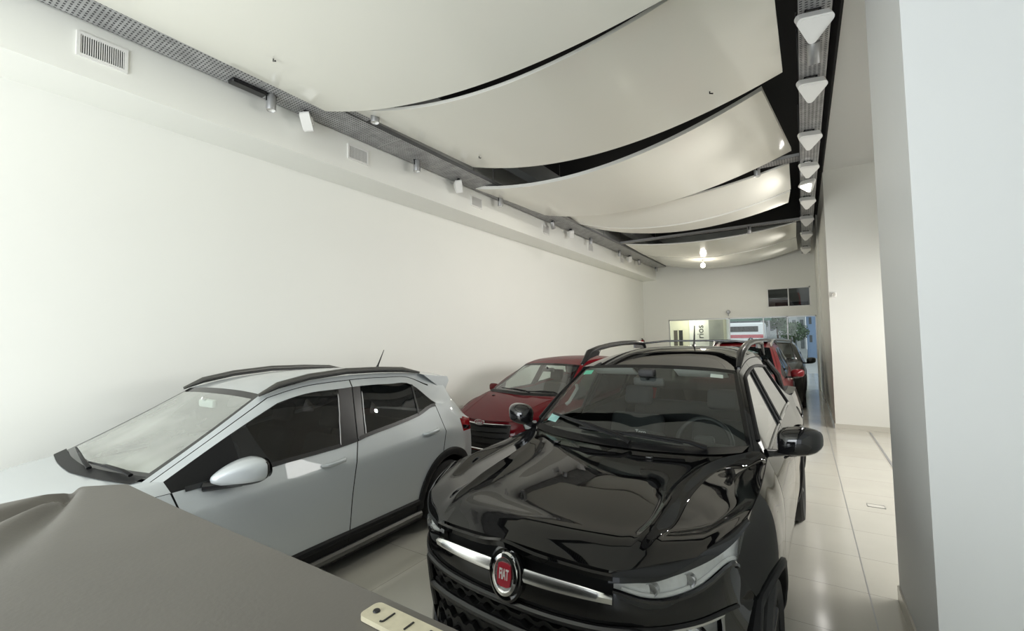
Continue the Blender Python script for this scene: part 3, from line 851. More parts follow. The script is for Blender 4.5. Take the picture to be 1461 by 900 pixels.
def roof_rail(root, pts, mat, w=.03, h=.022, sides=(1, -1), lift=.05, infill=False):
    """bar standing over the roof with foot at each end; pts along the left roof edge"""
    out = []
    for sd in sides:
        P = [np.array(p, float) for p in pts]; n = len(P); path = []
        for k, p in enumerate(P):
            t = k / (n - 1); e = min(1, min(t, 1 - t) * n / 1.6)
            path.append((sd * p[1], p[0], p[2] + lift * (1 - (1 - e) ** 2) + .0))
        m = MB().tube(path, [w * (.55 if k in (0, n - 1) else 1) for k in range(n)], 10, flat=h / w)
        o = m.build('roof_rail', mat, root); out.append(o)
        V = []; F = []; runs = []
        for k, p in enumerate(P):
            V += [(sd * p[1], p[0], p[2] - .01), (sd * p[1], p[0], path[k][2])]
        for k in range(n - 1): F.append((2*k, 2*k+1, 2*k+3, 2*k+2))
        for run in ([range(n - 1)] if infill else [(0, 1), (n - 3, n - 2)]):
            g = MB()
            for e0 in run:
                q = []
                for dy in (-.008, .008): q += [(p[0] + dy, p[1], p[2]) for p in (V[2*e0], V[2*e0+1], V[2*e0+3], V[2*e0+2])]
                g.add(q, [(0, 1, 2, 3), (4, 7, 6, 5), (0, 4, 5, 1), (1, 5, 6, 2), (2, 6, 7, 3), (3, 7, 4, 0)])
            g.build('rail_foot' if not infill else 'rail_base', M['satin_black'], o)
    return out

def door_handle(root, x, y, z, mat, sd=1, L=.19, cup=True, name='door_handle', slope=.0):
    m = MB(); y_ = y * sd
    path = [(y_ + sd * .004, x - L/2, z - slope * L/2), (y_ + sd * .030, x - L * .36, z - slope * L * .36), (y_ + sd * .038, x, z), (y_ + sd * .032, x + L * .36, z + slope * L * .36), (y_ + sd * .004, x + L/2, z + slope * L/2)]
    m.tube(path, [.012, .016, .018, .018, .012], 10)
    o = m.build(name, mat, root)
    if cup:
        V = []; n = 20
        for k in range(n):
            a = 2 * PI * k / n; V.append((y_ + sd * .0035, x - .01 + .062 * math.cos(a), z + .043 * math.sin(a)))
        V.append((y_ - sd * .004, x - .01, z))
        mesh_obj('handle_cup', V, [(k, (k+1) % n, n) for k in range(n)], M['gap'] if mat is M['paint_black'] else mat, o, 60)
    return o
# ------------------------------------------------------------------ hatchback family (nose at small x, back along +x)
HATCH = [
 # k0 sill            k1 cladding top     k2                   k3 crease            k4 belt / bonnet edge k5 window top        k6 roof edge / screen edge k7                  k8 centre
 [(.42,.76,.16),(.40,.79,.30),(.36,.79,.50),(.28,.76,.70),(.26,.70,.845),(.14,.58,.845),(.06,.46,.84),(.0,.25,.835),(-.03,0,.83)],      # 0 nose
 [(.62,.78,.15),(.62,.82,.30),(.62,.84,.58),(.60,.83,.82),(.58,.775,.945),(.52,.66,.965),(.46,.52,.965),(.42,.27,.962),(.40,0,.96)],       # 1
 [(1.11,.79,.14),(1.11,.83,.30),(1.10,.86,.60),(1.09,.85,.84),(1.05,.805,.975),(1.03,.755,1.035),(.955,.69,1.045),(.90,.36,1.04),(.87,0,1.035)],  # 2 cowl / door front
 [(1.45,.79,.14),(1.45,.83,.30),(1.45,.865,.61),(1.45,.86,.85),(1.44,.815,.985),(1.40,.715,1.225),(1.33,.61,1.235),(1.30,.33,1.235),(1.28,0,1.235)], # 3 mid pillar
 [(1.75,.79,.14),(1.75,.83,.30),(1.75,.865,.61),(1.75,.86,.855),(1.75,.815,.995),(1.75,.645,1.372),(1.69,.535,1.435),(1.69,.29,1.45),(1.69,0,1.455)],  # 4 header
 [(2.02,.79,.14),(2.02,.83,.30),(2.02,.866,.615),(2.02,.862,.86),(2.03,.812,1.0),(2.05,.622,1.416),(2.05,.53,1.498),(2.06,.28,1.518),(2.06,0,1.525)],  # 5
 [(2.17,.79,.14),(2.17,.83,.30),(2.17,.866,.615),(2.17,.862,.86),(2.17,.81,1.005),(2.286,.618,1.416),(2.29,.53,1.510),(2.29,.28,1.535),(2.29,0,1.542)],  # 6 front window ends
 [(2.22,.79,.14),(2.22,.832,.30),(2.226,.867,.615),(2.27,.863,.865),(2.32,.81,1.018),(2.42,.616,1.418),(2.44,.53,1.512),(2.44,.28,1.538),(2.44,0,1.546)],  # 7 centre post seam
 [(2.32,.79,.14),(2.32,.832,.30),(2.32,.867,.62),(2.35,.863,.87),(2.39,.805,1.03),(2.50,.617,1.418),(2.52,.53,1.512),(2.52,.28,1.538),(2.52,0,1.546)],  # 8 rear window starts
 [(2.70,.79,.14),(2.70,.832,.30),(2.70,.868,.62),(2.72,.864,.88),(2.74,.79,1.065),(2.82,.622,1.405),(2.83,.53,1.502),(2.83,.28,1.53),(2.83,0,1.538)],   # 9
 [(3.02,.79,.14),(3.02,.832,.30),(3.02,.868,.62),(3.04,.864,.89),(3.05,.77,1.10),(3.10,.638,1.372),(3.13,.535,1.482),(3.13,.28,1.512),(3.13,0,1.52)],    # 10 quarter divider
 [(3.26,.79,.15),(3.26,.832,.30),(3.28,.866,.62),(3.35,.858,.90),(3.31,.752,1.155),(3.325,.745,1.175),(3.36,.55,1.452),(3.36,.28,1.488),(3.36,0,1.496)],  # 11 quarter tip
 [(3.62,.78,.16),(3.64,.815,.32),(3.66,.845,.60),(3.66,.832,.84),(3.64,.80,.975),(3.60,.70,1.20),(3.56,.59,1.395),(3.58,.28,1.44),(3.60,0,1.45)],          # 12 spoiler edge
 [(3.80,.73,.20),(3.84,.75,.34),(3.88,.765,.58),(3.87,.765,.82),(3.86,.755,.945),(3.85,.70,.965),(3.85,.60,.975),(3.88,.3,.98),(3.89,0,.98)],           # 13 tail corner / under glass
]

def hatch_car(name, label, cat, loc, yaw, pm, tf=lambda p: p, clad=True, rails=True, glass_side='dark_glass', glass_ws='ws', arch=((.85, .31, .37), (3.40, .30, .365)),
              wheel_r=.30, rim='alloy', seat_mat='seat', antenna=True, front='dark', sunroof=False, ws_split=True):
    root = thing(name, label, cat, loc, yaw)
    P = np.array([[tf(p) for p in row] for row in HATCH])
    pt = Patch(P, su=(2, 4, 12), sv=(3, 4, 5, 6))
    A = [(tf((a[0], .8, a[1]))[0], tf((a[0], .8, a[1]))[2], a[2] * (tf((1, 0, 1))[2])) for a in arch]
    dU = lambda i: .0045 / pt.lu[min(int(i), len(pt.lu) - 1)]
    dV = lambda j: .0045 / pt.lv[min(int(j), len(pt.lv) - 1)]
    S = [('u', 2, .0, 4.0), ('u', 7, .0, 5.6), ('u', 11, 1.0, 4.0), ('v', 1, 2, 11), ('v', 5.6, 2, 11), ('v', 4, 0, 2)]
    eu = [2, 7, 11]; ev = [1, 5.6, 4]
    EU = [e + d * dU(e) for e in eu for d in (-1, 0, 1)] + [2.16, 3.86]
    EV = [e + d * dV(e) for e in ev for d in (-1, 0, 1)] + [6.13, 5.12, 4.1]
    us = params(len(HATCH), [6, 7, 6, 6, 5, 4, 3, 3, 5, 5, 5, 6, 5], EU); vs = params(9, [4, 6, 5, 5, 6, 5, 5, 5], EV)
    def cls(u, v):
        if v < 1: return 'front_lower_trim' if u < 2 else ('rocker_cladding' if u < 11 else 'rear_lower_trim')
        if u < 2: return 'bonnet' if v > 4 else 'front_wing'
        if v > 6 and u < 4:
            return 'windscreen_border' if (v < 6.13 or u < 2.16 or u > 3.86) else 'windscreen'
        if 4 < v < 5:
            if u < 3: return 'window_corner_trim'
            if u < 6: return 'front_window'
            if u < 8: return 'centre_post_trim'
            if u < 10: return 'rear_window'
            if u < 11: return 'quarter_window'
        if v < 4 and u < 7: return 'front_door'
        if v < 4 and u < 11: return 'rear_door'
        if v > 6 and u < 12: return 'roof'
        if u > 12 and v > 5: return 'tailgate_glass'
        if u > 12 and 3 < v < 4: return 'tail_lamp'
        return 'body_side'
    sh = Shell()
    G, N = sh.patch(pt, us, vs, cls, S, A, split=('front_door', 'rear_door', 'front_window', 'rear_window', 'quarter_window', 'front_wing', 'tail_lamp', 'rocker_cladding', 'window_corner_trim', 'centre_post_trim', 'front_lower_trim', 'rear_lower_trim'))
    # tail
    tz = [P[13][k][2] for k in range(5)]
    T = np.array([[(P[13][k][0] + dx, P[13][k][1] * m, P[13][k][2]) for m, dx in ((1, 0), (.7, .04), (.35, .055), (0, .06))] for k in range(5)])
    sh.patch(Patch(T), params(5, 3), params(4, 4), lambda u, v: 'rear_bumper' if u < 2.3 else 'tailgate')
    # nose: rows upward, columns from centre to wing
    F = [[(.08,0,.17),(.10,.25,.17),(.16,.46,.17),(.28,.64,.18),(.42,.755,.17)],
         [(-.04,0,.30),(-.02,.25,.30),(.05,.47,.30),(.18,.66,.30),(.40,.79,.30)],
         [(-.05,0,.45),(-.03,.25,.45),(.04,.48,.45),(.17,.67,.46),(.36,.79,.50)],
         [(-.08,0,.62),(-.06,.25,.62),(.0,.48,.63),(.13,.66,.64),(.30,.77,.66)],
         [(-.06,0,.76),(-.03,.25,.765),(.03,.46,.77),(.12,.60,.78),(.28,.75,.74)],
         [(-.035,0,.825),(-.005,.25,.83),(.055,.46,.835),(.135,.58,.84),(.255,.70,.84)]]
    F = np.array([[tf(p) for p in r] for r in F])
    def fcl(u, v):
        if 3.0 < v and 3.7 < u: return 'headlamp'
        if v < 2.0 and 2.0 < u < 4.4: return 'grille'
        if v < 2.2 and .6 < u < 1.7: return 'lower_grille'
        return 'front_bumper'
    fp = Patch(F); FG, FN = sh.patch(fp, params(6, 5, [3.2, 3.7, 4.4, 2.0, .6, 1.7]), params(5, 5, [2.2]), fcl, side_y=5, split=('headlamp',))
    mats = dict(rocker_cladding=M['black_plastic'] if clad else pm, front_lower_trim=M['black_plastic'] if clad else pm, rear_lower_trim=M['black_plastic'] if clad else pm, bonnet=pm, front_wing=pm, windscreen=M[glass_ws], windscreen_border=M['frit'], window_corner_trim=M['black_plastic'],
                front_window=M['dark_glass'] if glass_side == 'dark_glass' else M[glass_side], rear_window=M[glass_side], quarter_window=M[glass_side], centre_post_trim=M['satin_black'], front_door=pm, rear_door=pm,
                roof=pm, tailgate_glass=M['dark_glass'], tail_lamp=M['red_lens'], body_side=pm, rear_bumper=M['black_plastic'] if clad else pm, tailgate=pm, headlamp=M['lens'], grille=M['grille_dark'],
                lower_grille=M['grille_dark'], front_bumper=pm, panel_gap=M['gap'])
    R = sh.build(root, mats, {'tail_lamp': 'red tail lamp'})
    # headlamp inside
    for hn in ('headlamp', 'headlamp|R'):
        V, Fc = sh.pan[hn]
        mesh_obj('reflector', [(v[0] * .97, v[1] + .045, v[2]) for v in V], Fc, M['lamp_inner'], R[hn], 30)
    # cabin lining under the roof and pillars
    ln = Shell()
    ln.patch(pt, params(14, 3), params(9, 3), lambda u, v: 'headlining' if (4 < u < 12 and v > 5) or (2 < u < 4 and 5 < v < 6) else None, offset={'headlining': -.035})
    ln.build(root, {'headlining': M['liner']})
    dp = Shell()
    dp.patch(pt, params(14, 3), params(9, 3), lambda u, v: 'door_lining' if (2 < u < 12 and 0 < v < 4) else None, offset={'door_lining': -.06}, arches=[(a[0], a[1], a[2] + .04) for a in A])
    dp.build(root, {'door_lining': M['dash']})
    yf = side_lookup([G])
    for a in A: arch_liner(root, a[0], a[1], a[2] + .02, .45, yf(a[0], a[1] + a[2] + .06) - .03)
    if clad:
        for a in A: arch_trim(root, 'arch_cladding', a[0], a[1], a[2] - .01, a[2] + .062, yf, M['black_plastic'])
    wr = wheel_r * tf((1, 0, 1))[2]
    for a in A:
        for sd in (1, -1): wheel(root, a[0], sd * (yf(a[0], a[1] + a[2] + .05) - .115), wr, wr, .20, M[rim], side=sd)
    # floor pan, seats, dashboard, wheel
    p0 = tf((.6, .62, .2)); p1 = tf((3.75, -.62, .3))
    MB().box((p1[1], p0[0], p0[2]), (p0[1], p1[0], p1[2])).build('floor_pan', M['gap'], root, 0)
    MB().rbox((-.70, tf((1.0, 0, 0))[0], .5), (.70, tf((1.42, 0, 0))[0], tf((0, 0, .97))[2]), .06, 3).build('dashboard', M['dash_grey' if glass_ws == 'ws_grey' else 'dash'], root)
    z0 = tf((0, 0, .0))[2]; zs = tf((0, 0, 1))[2]
    for sd in (1, -1): seat(root, tf((1.95, 0, 0))[0], .36 * sd, .06, mat=seat_mat)
    rs = MB().rbox((-.62, tf((2.55, 0, 0))[0], .3), (.62, tf((3.0, 0, 0))[0], .5), .06, 3).rbox((-.62, -.06, 0), (.62, .06, .55), .05, 3, Matrix.Translation((0, tf((3.05, 0, 0))[0], .48)) @ Matrix.Rotation(-.35, 4, 'X'))
    rs.build('rear_seat', M[seat_mat], root)
    steering(root, tf((1.52, 0, 0))[0], .36, tf((0, 0, .93))[2], .175, 1.15)
    q = pt.at(3.75, 7.5)
    mi = MB().rbox((-.11, q[0] - .02, q[2] - .075), (.11, q[0] + .02, q[2] - .012), .018, 2); mi.tube([(0, q[0], q[2] - .02), (0, q[0] - .04, q[2] - .0)], .012, 6)
    mi.build('rear_view_mirror', M['paper'] if glass_ws == 'ws_grey' else M['dash'], root)
    # belt moulding, pillars
    for sd in (1, -1):
        m = MB()
        vv = list(vs); j4 = int(np.argmin(abs(vs - 4))); i0 = int(np.argmin(abs(us - 2.0))); i1 = int(np.argmin(abs(us - 11)))
        v_, f_ = strip_on(G, N, j=j4, lo=i0 + 2, hi=i1 + 1, w=.03, off=.008, side=sd); m.add(v_, f_)
        m.build('belt_moulding', M['satin_black'], root)
    # wipers on the cowl
    def gp(u, v, s_=1, d=.0):
        c = pt.at(u, v); return (c[1] * s_, c[0], c[2] + d)
    wiper(root, gp(2.0, 6.3, 1, .03), gp(2.10, 7.9, 1, .02), (0, -.5, .86))
    wiper(root, gp(2.0, 7.6, 1, .03), gp(2.16, 6.6, -1, .02), (0, -.5, .86))
    cw = MB(); V = []; F_ = []
    vs2 = np.linspace(6.0, 8, 14)
    for s_ in (1, -1):
        V = []; F_ = []
        for v in vs2:
            a = pt.at(1.9, v); b = pt.at(2.06, v); V += [(a[1]*s_, a[0], a[2] + .004), (b[1]*s_, b[0], b[2] + .012)]
        for k in range(len(vs2) - 1): F_.append((2*k, 2*k+1, 2*k+3, 2*k+2))
        cw.add(V, F_)
    cw.build('cowl_panel', M['black_plastic'], root)
    return dict(root=root, pt=pt, G=G, N=N, us=us, vs=vs, yf=yf, fp=fp, R=R, tf=tf, P=P)

# ---- the light grey hatchback beside the left wall
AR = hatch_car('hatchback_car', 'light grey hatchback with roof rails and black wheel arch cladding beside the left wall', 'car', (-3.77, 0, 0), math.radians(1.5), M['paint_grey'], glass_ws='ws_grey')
ra = AR['root']
roof_rail(ra, [(1.66, .57, 1.435), (1.80, .565, 1.475), (2.05, .56, 1.515), (2.40, .56, 1.535), (2.75, .56, 1.525), (3.05, .56, 1.505), (3.28, .565, 1.475)], M['rail_grey'], .024, .02, lift=.022, infill=True)
for sd in (1, -1):
    Mm = Matrix.Translation((sd * .955, 1.41, 1.03)) @ Matrix.Rotation(sd * -.10, 4, 'Z')
    mirror_shell(ra, Mm, (.23, .34, .165), M['paint_grey'], M['satin_black'], side=sd, nose=1.0)
    MB().tube([(sd * .80, 1.22, .965), (sd * .86, 1.29, .965), (sd * .95, 1.36, .97)], [.05, .045, .035], 10, flat=.6).build('mirror_foot', M['satin_black'], ra)
    door_handle(ra, 2.07, AR['yf'](2.07, .905), .905, M['paint_grey'], sd, .20, False, slope=.06)
    door_handle(ra, 3.13, AR['yf'](3.13, .935), .935, M['paint_grey'], sd, .20, False, slope=.08)
    # side sill bar and door cladding lip
    m = MB()
    xs = np.linspace(1.24, 3.02, 14)
    m.tube([(sd * (AR['yf'](x, .2) + .012), x, .205) for x in xs], .03, 8)
    m.build('sill_bar', M['rail_grey'], ra)
    m = MB(); m.tube([(sd * (AR['yf'](x, .32) + .004), x, .325) for x in xs], .022, 8, flat=1.4); m.build('door_cladding', M['black_plastic'], ra)
    # chrome-like edge on the rear edge of the front window
    m = MB().tube([(sd * (AR['yf'](2.16 + (z - 1.0) * .29, z) + .004), 2.155 + (z - 1.0) * .29, z) for z in np.linspace(1.01, 1.40, 8)], .004, 6); m.build('window_channel', M['galv'], ra)
    m = MB().tube([(sd * (AR['yf'](2.40 + (z - 1.03) * .28, z) + .004), 2.405 + (z - 1.03) * .28, z) for z in np.linspace(1.04, 1.40, 8)], .004, 6); m.build('window_channel', M['galv'], ra)
    m = MB().tube([(sd * (AR['yf'](3.05 + (z - 1.1) * .18, z) + .003), 3.05 + (z - 1.1) * .18, z) for z in np.linspace(1.10, 1.37, 8)], .009, 6); m.build('quarter_divider', M['satin_black'], ra)
an = MB().tube([(0, 3.235, 1.51), (0, 3.25, 1.545), (0, 3.33, 1.70)], [.02, .009, .004], 8); an.build('antenna', M['satin_black'], ra)
sp_ = MB(); V = []; F_ = []
for k, y in enumerate(np.linspace(-.60, .60, 15)):
    e = 1 - (abs(y) / .60) ** 3 * .25
    V += [(y * 1.04, 3.28, 1.500 - .045 * (abs(y)/.6)**2), (y * 1.04, 3.60 + .07 * e, 1.452 - .045 * (abs(y)/.6)**2), (y * 1.05, 3.615 + .07 * e, 1.405 - .045 * (abs(y)/.6)**2), (y * 1.06, 3.57 + .03 * e, 1.285 - .03 * (abs(y)/.6)**2)]
n = 15
for k in range(n - 1):
    for b in range(3): F_.append((k*4+b, k*4+b+1, k*4+b+5, k*4+b+4))
F_ += [(0, 1, 2, 3), tuple((n-1)*4 + i for i in (3, 2, 1, 0))]
mesh_obj('roof_spoiler', V, F_, M['paint_grey'], ra, 40)

# rounded tail lamp bodies over the corner
for sd in (1, -1):
    V = []; F_ = []; n_, k_ = 12, 9
    for i in range(n_ + 1):
        for j in range(k_ + 1):
            a, b = -1 + 2 * i / n_, -1 + 2 * j / k_
            r_e = max(0, 1 - (abs(a) ** 3.5 + abs(b) ** 3.5)) ** .5
            x = 3.765 + .085 * a + .015 * b; z = .905 + .062 * b - .02 * a
            V.append((sd * (AR['yf'](x, z) + .022 * r_e - .002), x, z))
    up, lo = [], []
    for i in range(n_):
        for j in range(k_):
            q = (i*(k_+1) + j, (i+1)*(k_+1) + j, (i+1)*(k_+1) + j + 1, i*(k_+1) + j + 1); (up if j >= 3 else lo).append(q)
    tl = mesh_obj('tail_lamp_lens', V, up, M['red_lens'], ra, 50); mesh_obj('lower_lens', V, lo, M['gloss_black'], tl, 50)
# ---- the dark red hatchback with an oval badge behind it
kf = .95
FO = hatch_car('hatchback_car', 'dark red hatchback with an oval badge and chrome-edged grille, behind the light grey one', 'car', (-3.57, 4.72, 0), math.radians(-5.0), M['paint_red'],
               tf=lambda p: (p[0] * 1.0, p[1] * .97, p[2] * .955 - (.05 * min(1, 1.1 - p[0]) if p[0] < 1.1 and p[2] > .4 else 0)), clad=False, rails=False, glass_side='side_glass', wheel_r=.31)
rf = FO['root']; fp = FO['fp']
def nose(u, v, s=1, d=0):
    c = fp.at(u, v); return Vector((c[1] * s, c[0] - d, c[2]))
m = MB()
top = [nose(4.42, v, s_, .012) for s_, v in [(-1, 2.0), (-1, 1.5), (-1, 1), (-1, .5), (1, 0), (1, .5), (1, 1), (1, 1.5), (1, 2.0)]]
bot = [nose(2.0, v, s_, .012) for s_, v in [(1, 1.8), (1, 1.2), (1, .6), (1, 0), (-1, .6), (-1, 1.2), (-1, 1.8)]]
m.tube(top + [nose(3.2, 1.98, 1, .012)] + bot + [nose(3.2, 1.98, -1, .012), top[0]], .011, 8)
m.build('grille_surround', M['chrome'], rf)
m = MB()
for u in (2.5, 3.0, 3.5, 4.0): m.tube([nose(u, v, s_, .006) for s_, v in [(-1, 1.8), (-1, 1.2), (-1, .6), (1, 0), (1, .6), (1, 1.2), (1, 1.8)]], .008, 6)
m.build('grille_bar', M['satin_black'], rf)
c = nose(4.72, 0, 1, .012); rotb = Matrix.Translation(c) @ Matrix.Rotation(-.25, 4, 'X')
bm_ = MB().lathe([(0, -.006), (1, -.006), (1, .006), (0, .006)], 36, rotb @ Matrix.Diagonal((.088, 1, .035, 1)), 'Y'); bo = bm_.build('badge', M['chrome'], rf)
MB().lathe([(0, -.009), (.9, -.008), (.9, 0)], 36, rotb @ Matrix.Diagonal((.088, 1, .035, 1)), 'Y').build('badge_face', M['badge_blue'], bo)
v, f = text_mesh('Ford', .055, .0015, lambda u, w_, h: tuple(rotb @ Vector((u, -.0105 - h, w_))), shear=.25); mesh_obj('lettering', v, f, M['chrome'], bo, 0)
for sd in (1, -1):
    Mm = Matrix.Translation((sd * .93, 1.34, .985)) @ Matrix.Rotation(sd * -.10, 4, 'Z')
    mirror_shell(rf, Mm, (.22, .14, .14), M['paint_red'], M['satin_black'], side=sd)
    MB().tube([(sd * .76, 1.32, .95), (sd * .88, 1.34, .94)], [.035, .025], 8, flat=.6).build('mirror_foot', M['satin_black'], rf)
    for x in (2.07, 3.1): door_handle(rf, x, FO['yf'](x, .86), .86, M['paint_red'], sd, .19, False)
MB().tube([(.0, 3.30, 1.43), (.0, 3.32, 1.46), (.0, 3.50, 1.62)], [.018, .007, .003], 8).build('antenna', M['satin_black'], rf)
for s_ in (-.42,):
    cc = FO['pt'].at(1.55, 6.4); MB().rbox((-.44, cc[0] - .015, cc[2] - .004), (-.40, cc[0] + .02, cc[2] + .012), .005, 2).build('washer_nozzle', M['satin_black'], rf)
# bonnet crease lines
for s_ in (1, -1):
    m = MB().tube([tuple(Vector(L2W(FO['pt'].at(u, 6.0))) * 1) if s_ > 0 else (-FO['pt'].at(u, 6.0)[1], FO['pt'].at(u, 6.0)[0], FO['pt'].at(u, 6.0)[2]) for u in np.linspace(.15, 1.7, 12)], .007, 6, flat=.5)
    m.build('bonnet_crease', M['paint_red'], rf)

# ---- tall red car nose-on behind the pickup
SU = hatch_car('suv', 'tall red suv with a red door mirror and silver roof rails behind the black pickup', 'car', (-1.02, 7.7, 0), math.radians(-.5), M['paint_red2'],
               tf=lambda p: (p[0] * 1.06, p[1] * .90, p[2] * 1.08 + (.0)), clad=True, rails=True, glass_side='dark_glass', wheel_r=.31, rim='dark_alloy')
rs_ = SU['root']
roof_rail(rs_, [(1.85, .50, 1.565), (2.1, .50, 1.61), (2.5, .50, 1.64), (2.9, .50, 1.645), (3.3, .50, 1.61), (3.5, .50, 1.58)], M['satin_chrome'], .02, .018, lift=.04)
for sd in (1, -1):
    Mm = Matrix.Translation((sd * .90, 1.48, 1.11)) @ Matrix.Rotation(sd * -.10, 4, 'Z')
    mirror_shell(rs_, Mm, (.20, .15, .16), M['paint_red2'], M['satin_black'], side=sd)
    MB().tube([(sd * .74, 1.44, 1.05), (sd * .85, 1.48, 1.04)], [.035, .025], 8, flat=.6).build('mirror_foot', M['satin_black'], rs_)
    for x in (2.2, 3.3): door_handle(rs_, x, SU['yf'](x, .97), .97, M['chrome'], sd, .19, False)
MB().rbox((-.42, 2.0, 1.648), (.42, 2.75, 1.662), .006, 1).build('sunroof', M['dark_glass'] if False else M['frit'], rs_)

# ---- dark car nose-on farther back
DK = hatch_car('suv', 'dark grey-green suv farthest back, just inside the glazed back wall', 'car', (-.78, 12.15, 0), 0.0, M['paint_dark'],
               tf=lambda p: (p[0] * 1.06, p[1] * .93, p[2] * 1.08), clad=True, rails=True, glass_side='dark_glass', wheel_r=.31, rim='dark_alloy')
for sd in (1, -1):
    Mm = Matrix.Translation((sd * .93, 1.48, 1.11)); mirror_shell(DK['root'], Mm, (.20, .15, .16), M['paint_dark'], M['satin_black'], side=sd)
    MB().tube([(sd * .76, 1.44, 1.05), (sd * .87, 1.48, 1.04)], [.035, .025], 8, flat=.6).build('mirror_foot', M['satin_black'], DK['root'])
roof_rail(DK['root'], [(1.85, .515, 1.565), (2.1, .515, 1.61), (2.5, .515, 1.64), (2.9, .515, 1.645), (3.3, .515, 1.61), (3.5, .515, 1.58)], M['satin_black'], .02, .018, lift=.04)
# ------------------------------------------------------------------ the black pickup
PK = [
 # k0               k1               k2                k3               k4                k5               k6                k7                k8               k9
 [(.70,.80,.24),(.70,.84,.42),(.72,.838,.66),(.505,.79,.90),(.635,.815,1.045),(.30,.69,.985),(.125,.455,.945),(.108,.38,.947),(.085,.2,.957),(.075,0,.967)],   # 0 bonnet front
 [(.95,.81,.24),(.95,.865,.42),(.95,.895,.68),(.90,.87,.92),(.93,.825,1.06),(.60,.685,1.035),(.46,.50,1.033),(.42,.405,1.018),(.40,.2,1.014),(.40,0,1.014)], # 1
 [(1.25,.81,.23),(1.25,.87,.40),(1.25,.89,.67),(1.22,.88,.92),(1.2,.82,1.075),(.98,.68,1.075),(.86,.515,1.088),(.84,.415,1.062),(.83,.2,1.054),(.83,0,1.052)], # 2
 [(1.36,.81,.22),(1.36,.868,.40),(1.36,.888,.66),(1.35,.88,.93),(1.37,.815,1.09),(1.27,.705,1.10),(1.19,.585,1.108),(1.18,.46,1.084),(1.17,.2,1.072),(1.17,0,1.07)], # 3
 [(1.45,.81,.22),(1.45,.865,.40),(1.45,.885,.66),(1.46,.878,.93),(1.50,.81,1.10),(1.50,.775,1.125),(1.47,.735,1.13),(1.44,.56,1.10),(1.40,.25,1.083),(1.39,0,1.08)], # 4 cowl / door front
 [(1.80,.81,.22),(1.80,.865,.40),(1.80,.885,.66),(1.80,.88,.94),(1.80,.805,1.115),(1.77,.705,1.325),(1.735,.665,1.345),(1.71,.46,1.35),(1.69,.2,1.345),(1.69,0,1.342)], # 5
 [(2.10,.81,.22),(2.10,.865,.40),(2.10,.885,.66),(2.10,.88,.94),(2.12,.80,1.13),(2.08,.632,1.505),(2.02,.59,1.553),(1.99,.42,1.572),(1.975,.2,1.582),(1.97,0,1.585)], # 6 header
 [(2.42,.81,.22),(2.42,.866,.40),(2.42,.887,.66),(2.42,.882,.945),(2.45,.80,1.14),(2.49,.617,1.535),(2.46,.575,1.612),(2.45,.4,1.652),(2.44,.2,1.668),(2.44,0,1.672)], # 7 centre post
 [(2.95,.81,.22),(2.95,.866,.40),(2.95,.888,.66),(2.95,.884,.95),(2.95,.80,1.155),(2.92,.615,1.535),(2.95,.57,1.635),(2.95,.4,1.682),(2.95,.2,1.70),(2.95,0,1.705)], # 8
 [(3.28,.81,.22),(3.28,.866,.40),(3.28,.888,.66),(3.38,.884,.955),(3.46,.805,1.18),(3.38,.63,1.50),(3.50,.575,1.62),(3.50,.4,1.675),(3.50,.2,1.69),(3.50,0,1.695)], # 9 rear post
 [(3.46,.81,.22),(3.46,.866,.40),(3.46,.888,.66),(3.56,.884,.96),(3.74,.815,1.20),(3.73,.745,1.215),(3.72,.665,1.212),(3.71,.45,1.208),(3.70,.2,1.205),(3.70,0,1.205)], # 10 below cab glass
 [(4.0,.81,.23),(4.0,.866,.40),(4.0,.888,.66),(4.0,.884,.96),(4.05,.82,1.20),(4.05,.75,1.21),(4.05,.68,1.205),(4.0,.45,1.205),(4.0,.2,1.205),(4.0,0,1.205)], # 11
 [(4.50,.79,.28),(4.52,.84,.42),(4.54,.865,.66),(4.55,.865,.96),(4.54,.81,1.20),(4.54,.74,1.21),(4.54,.66,1.205),(4.54,.45,1.205),(4.54,.2,1.205),(4.54,0,1.205)], # 12 tailgate top
 [(4.56,.74,.30),(4.58,.79,.42),(4.62,.81,.66),(4.62,.81,.96),(4.62,.77,1.17),(4.62,.70,1.17),(4.62,.60,1.17),(4.62,.4,1.17),(4.62,.2,1.17),(4.62,0,1.17)], # 13
]
tr = thing('pickup_truck', 'glossy black pickup truck with a chrome grille bar and round red badge', 'pickup', (-1.0623, 1.5009, 0), math.radians(-2.0))
PB = M['paint_black']
pt = Patch(np.array(PK), su=(4, 6, 9, 10, 12), sv=(4, 5, 6))
ARC = [(.93, .345, .385), (3.74, .345, .385)]
dU = lambda i: .0045 / pt.lu[min(int(i), 12)]
dV = lambda j: .0045 / pt.lv[min(int(j), 8)]
S = [('u', 4, .0, 4.0), ('u', 7, .0, 5.6), ('u', 10, .0, 4.0), ('v', 5.7, 4, 9.6), ('v', 4, .02, 4)]
EU = [e + d * dU(e) for e in (4, 7, 10) for d in (-1, 0, 1)] + [4.12, 5.9, 4.55, 5.15, 6.86, 7.16, 8.8]
EV = [e + d * dV(e) for e in (5.7, 4) for d in (-1, 0, 1)] + [6.12, 1.0, 5.66, 5.78, 5.9, 6.06]
us = params(14, [9, 9, 6, 5, 7, 7, 6, 7, 6, 5, 5, 6, 3], EU); vs = params(10, [4, 6, 6, 5, 6, 6, 7, 6, 5], EV)
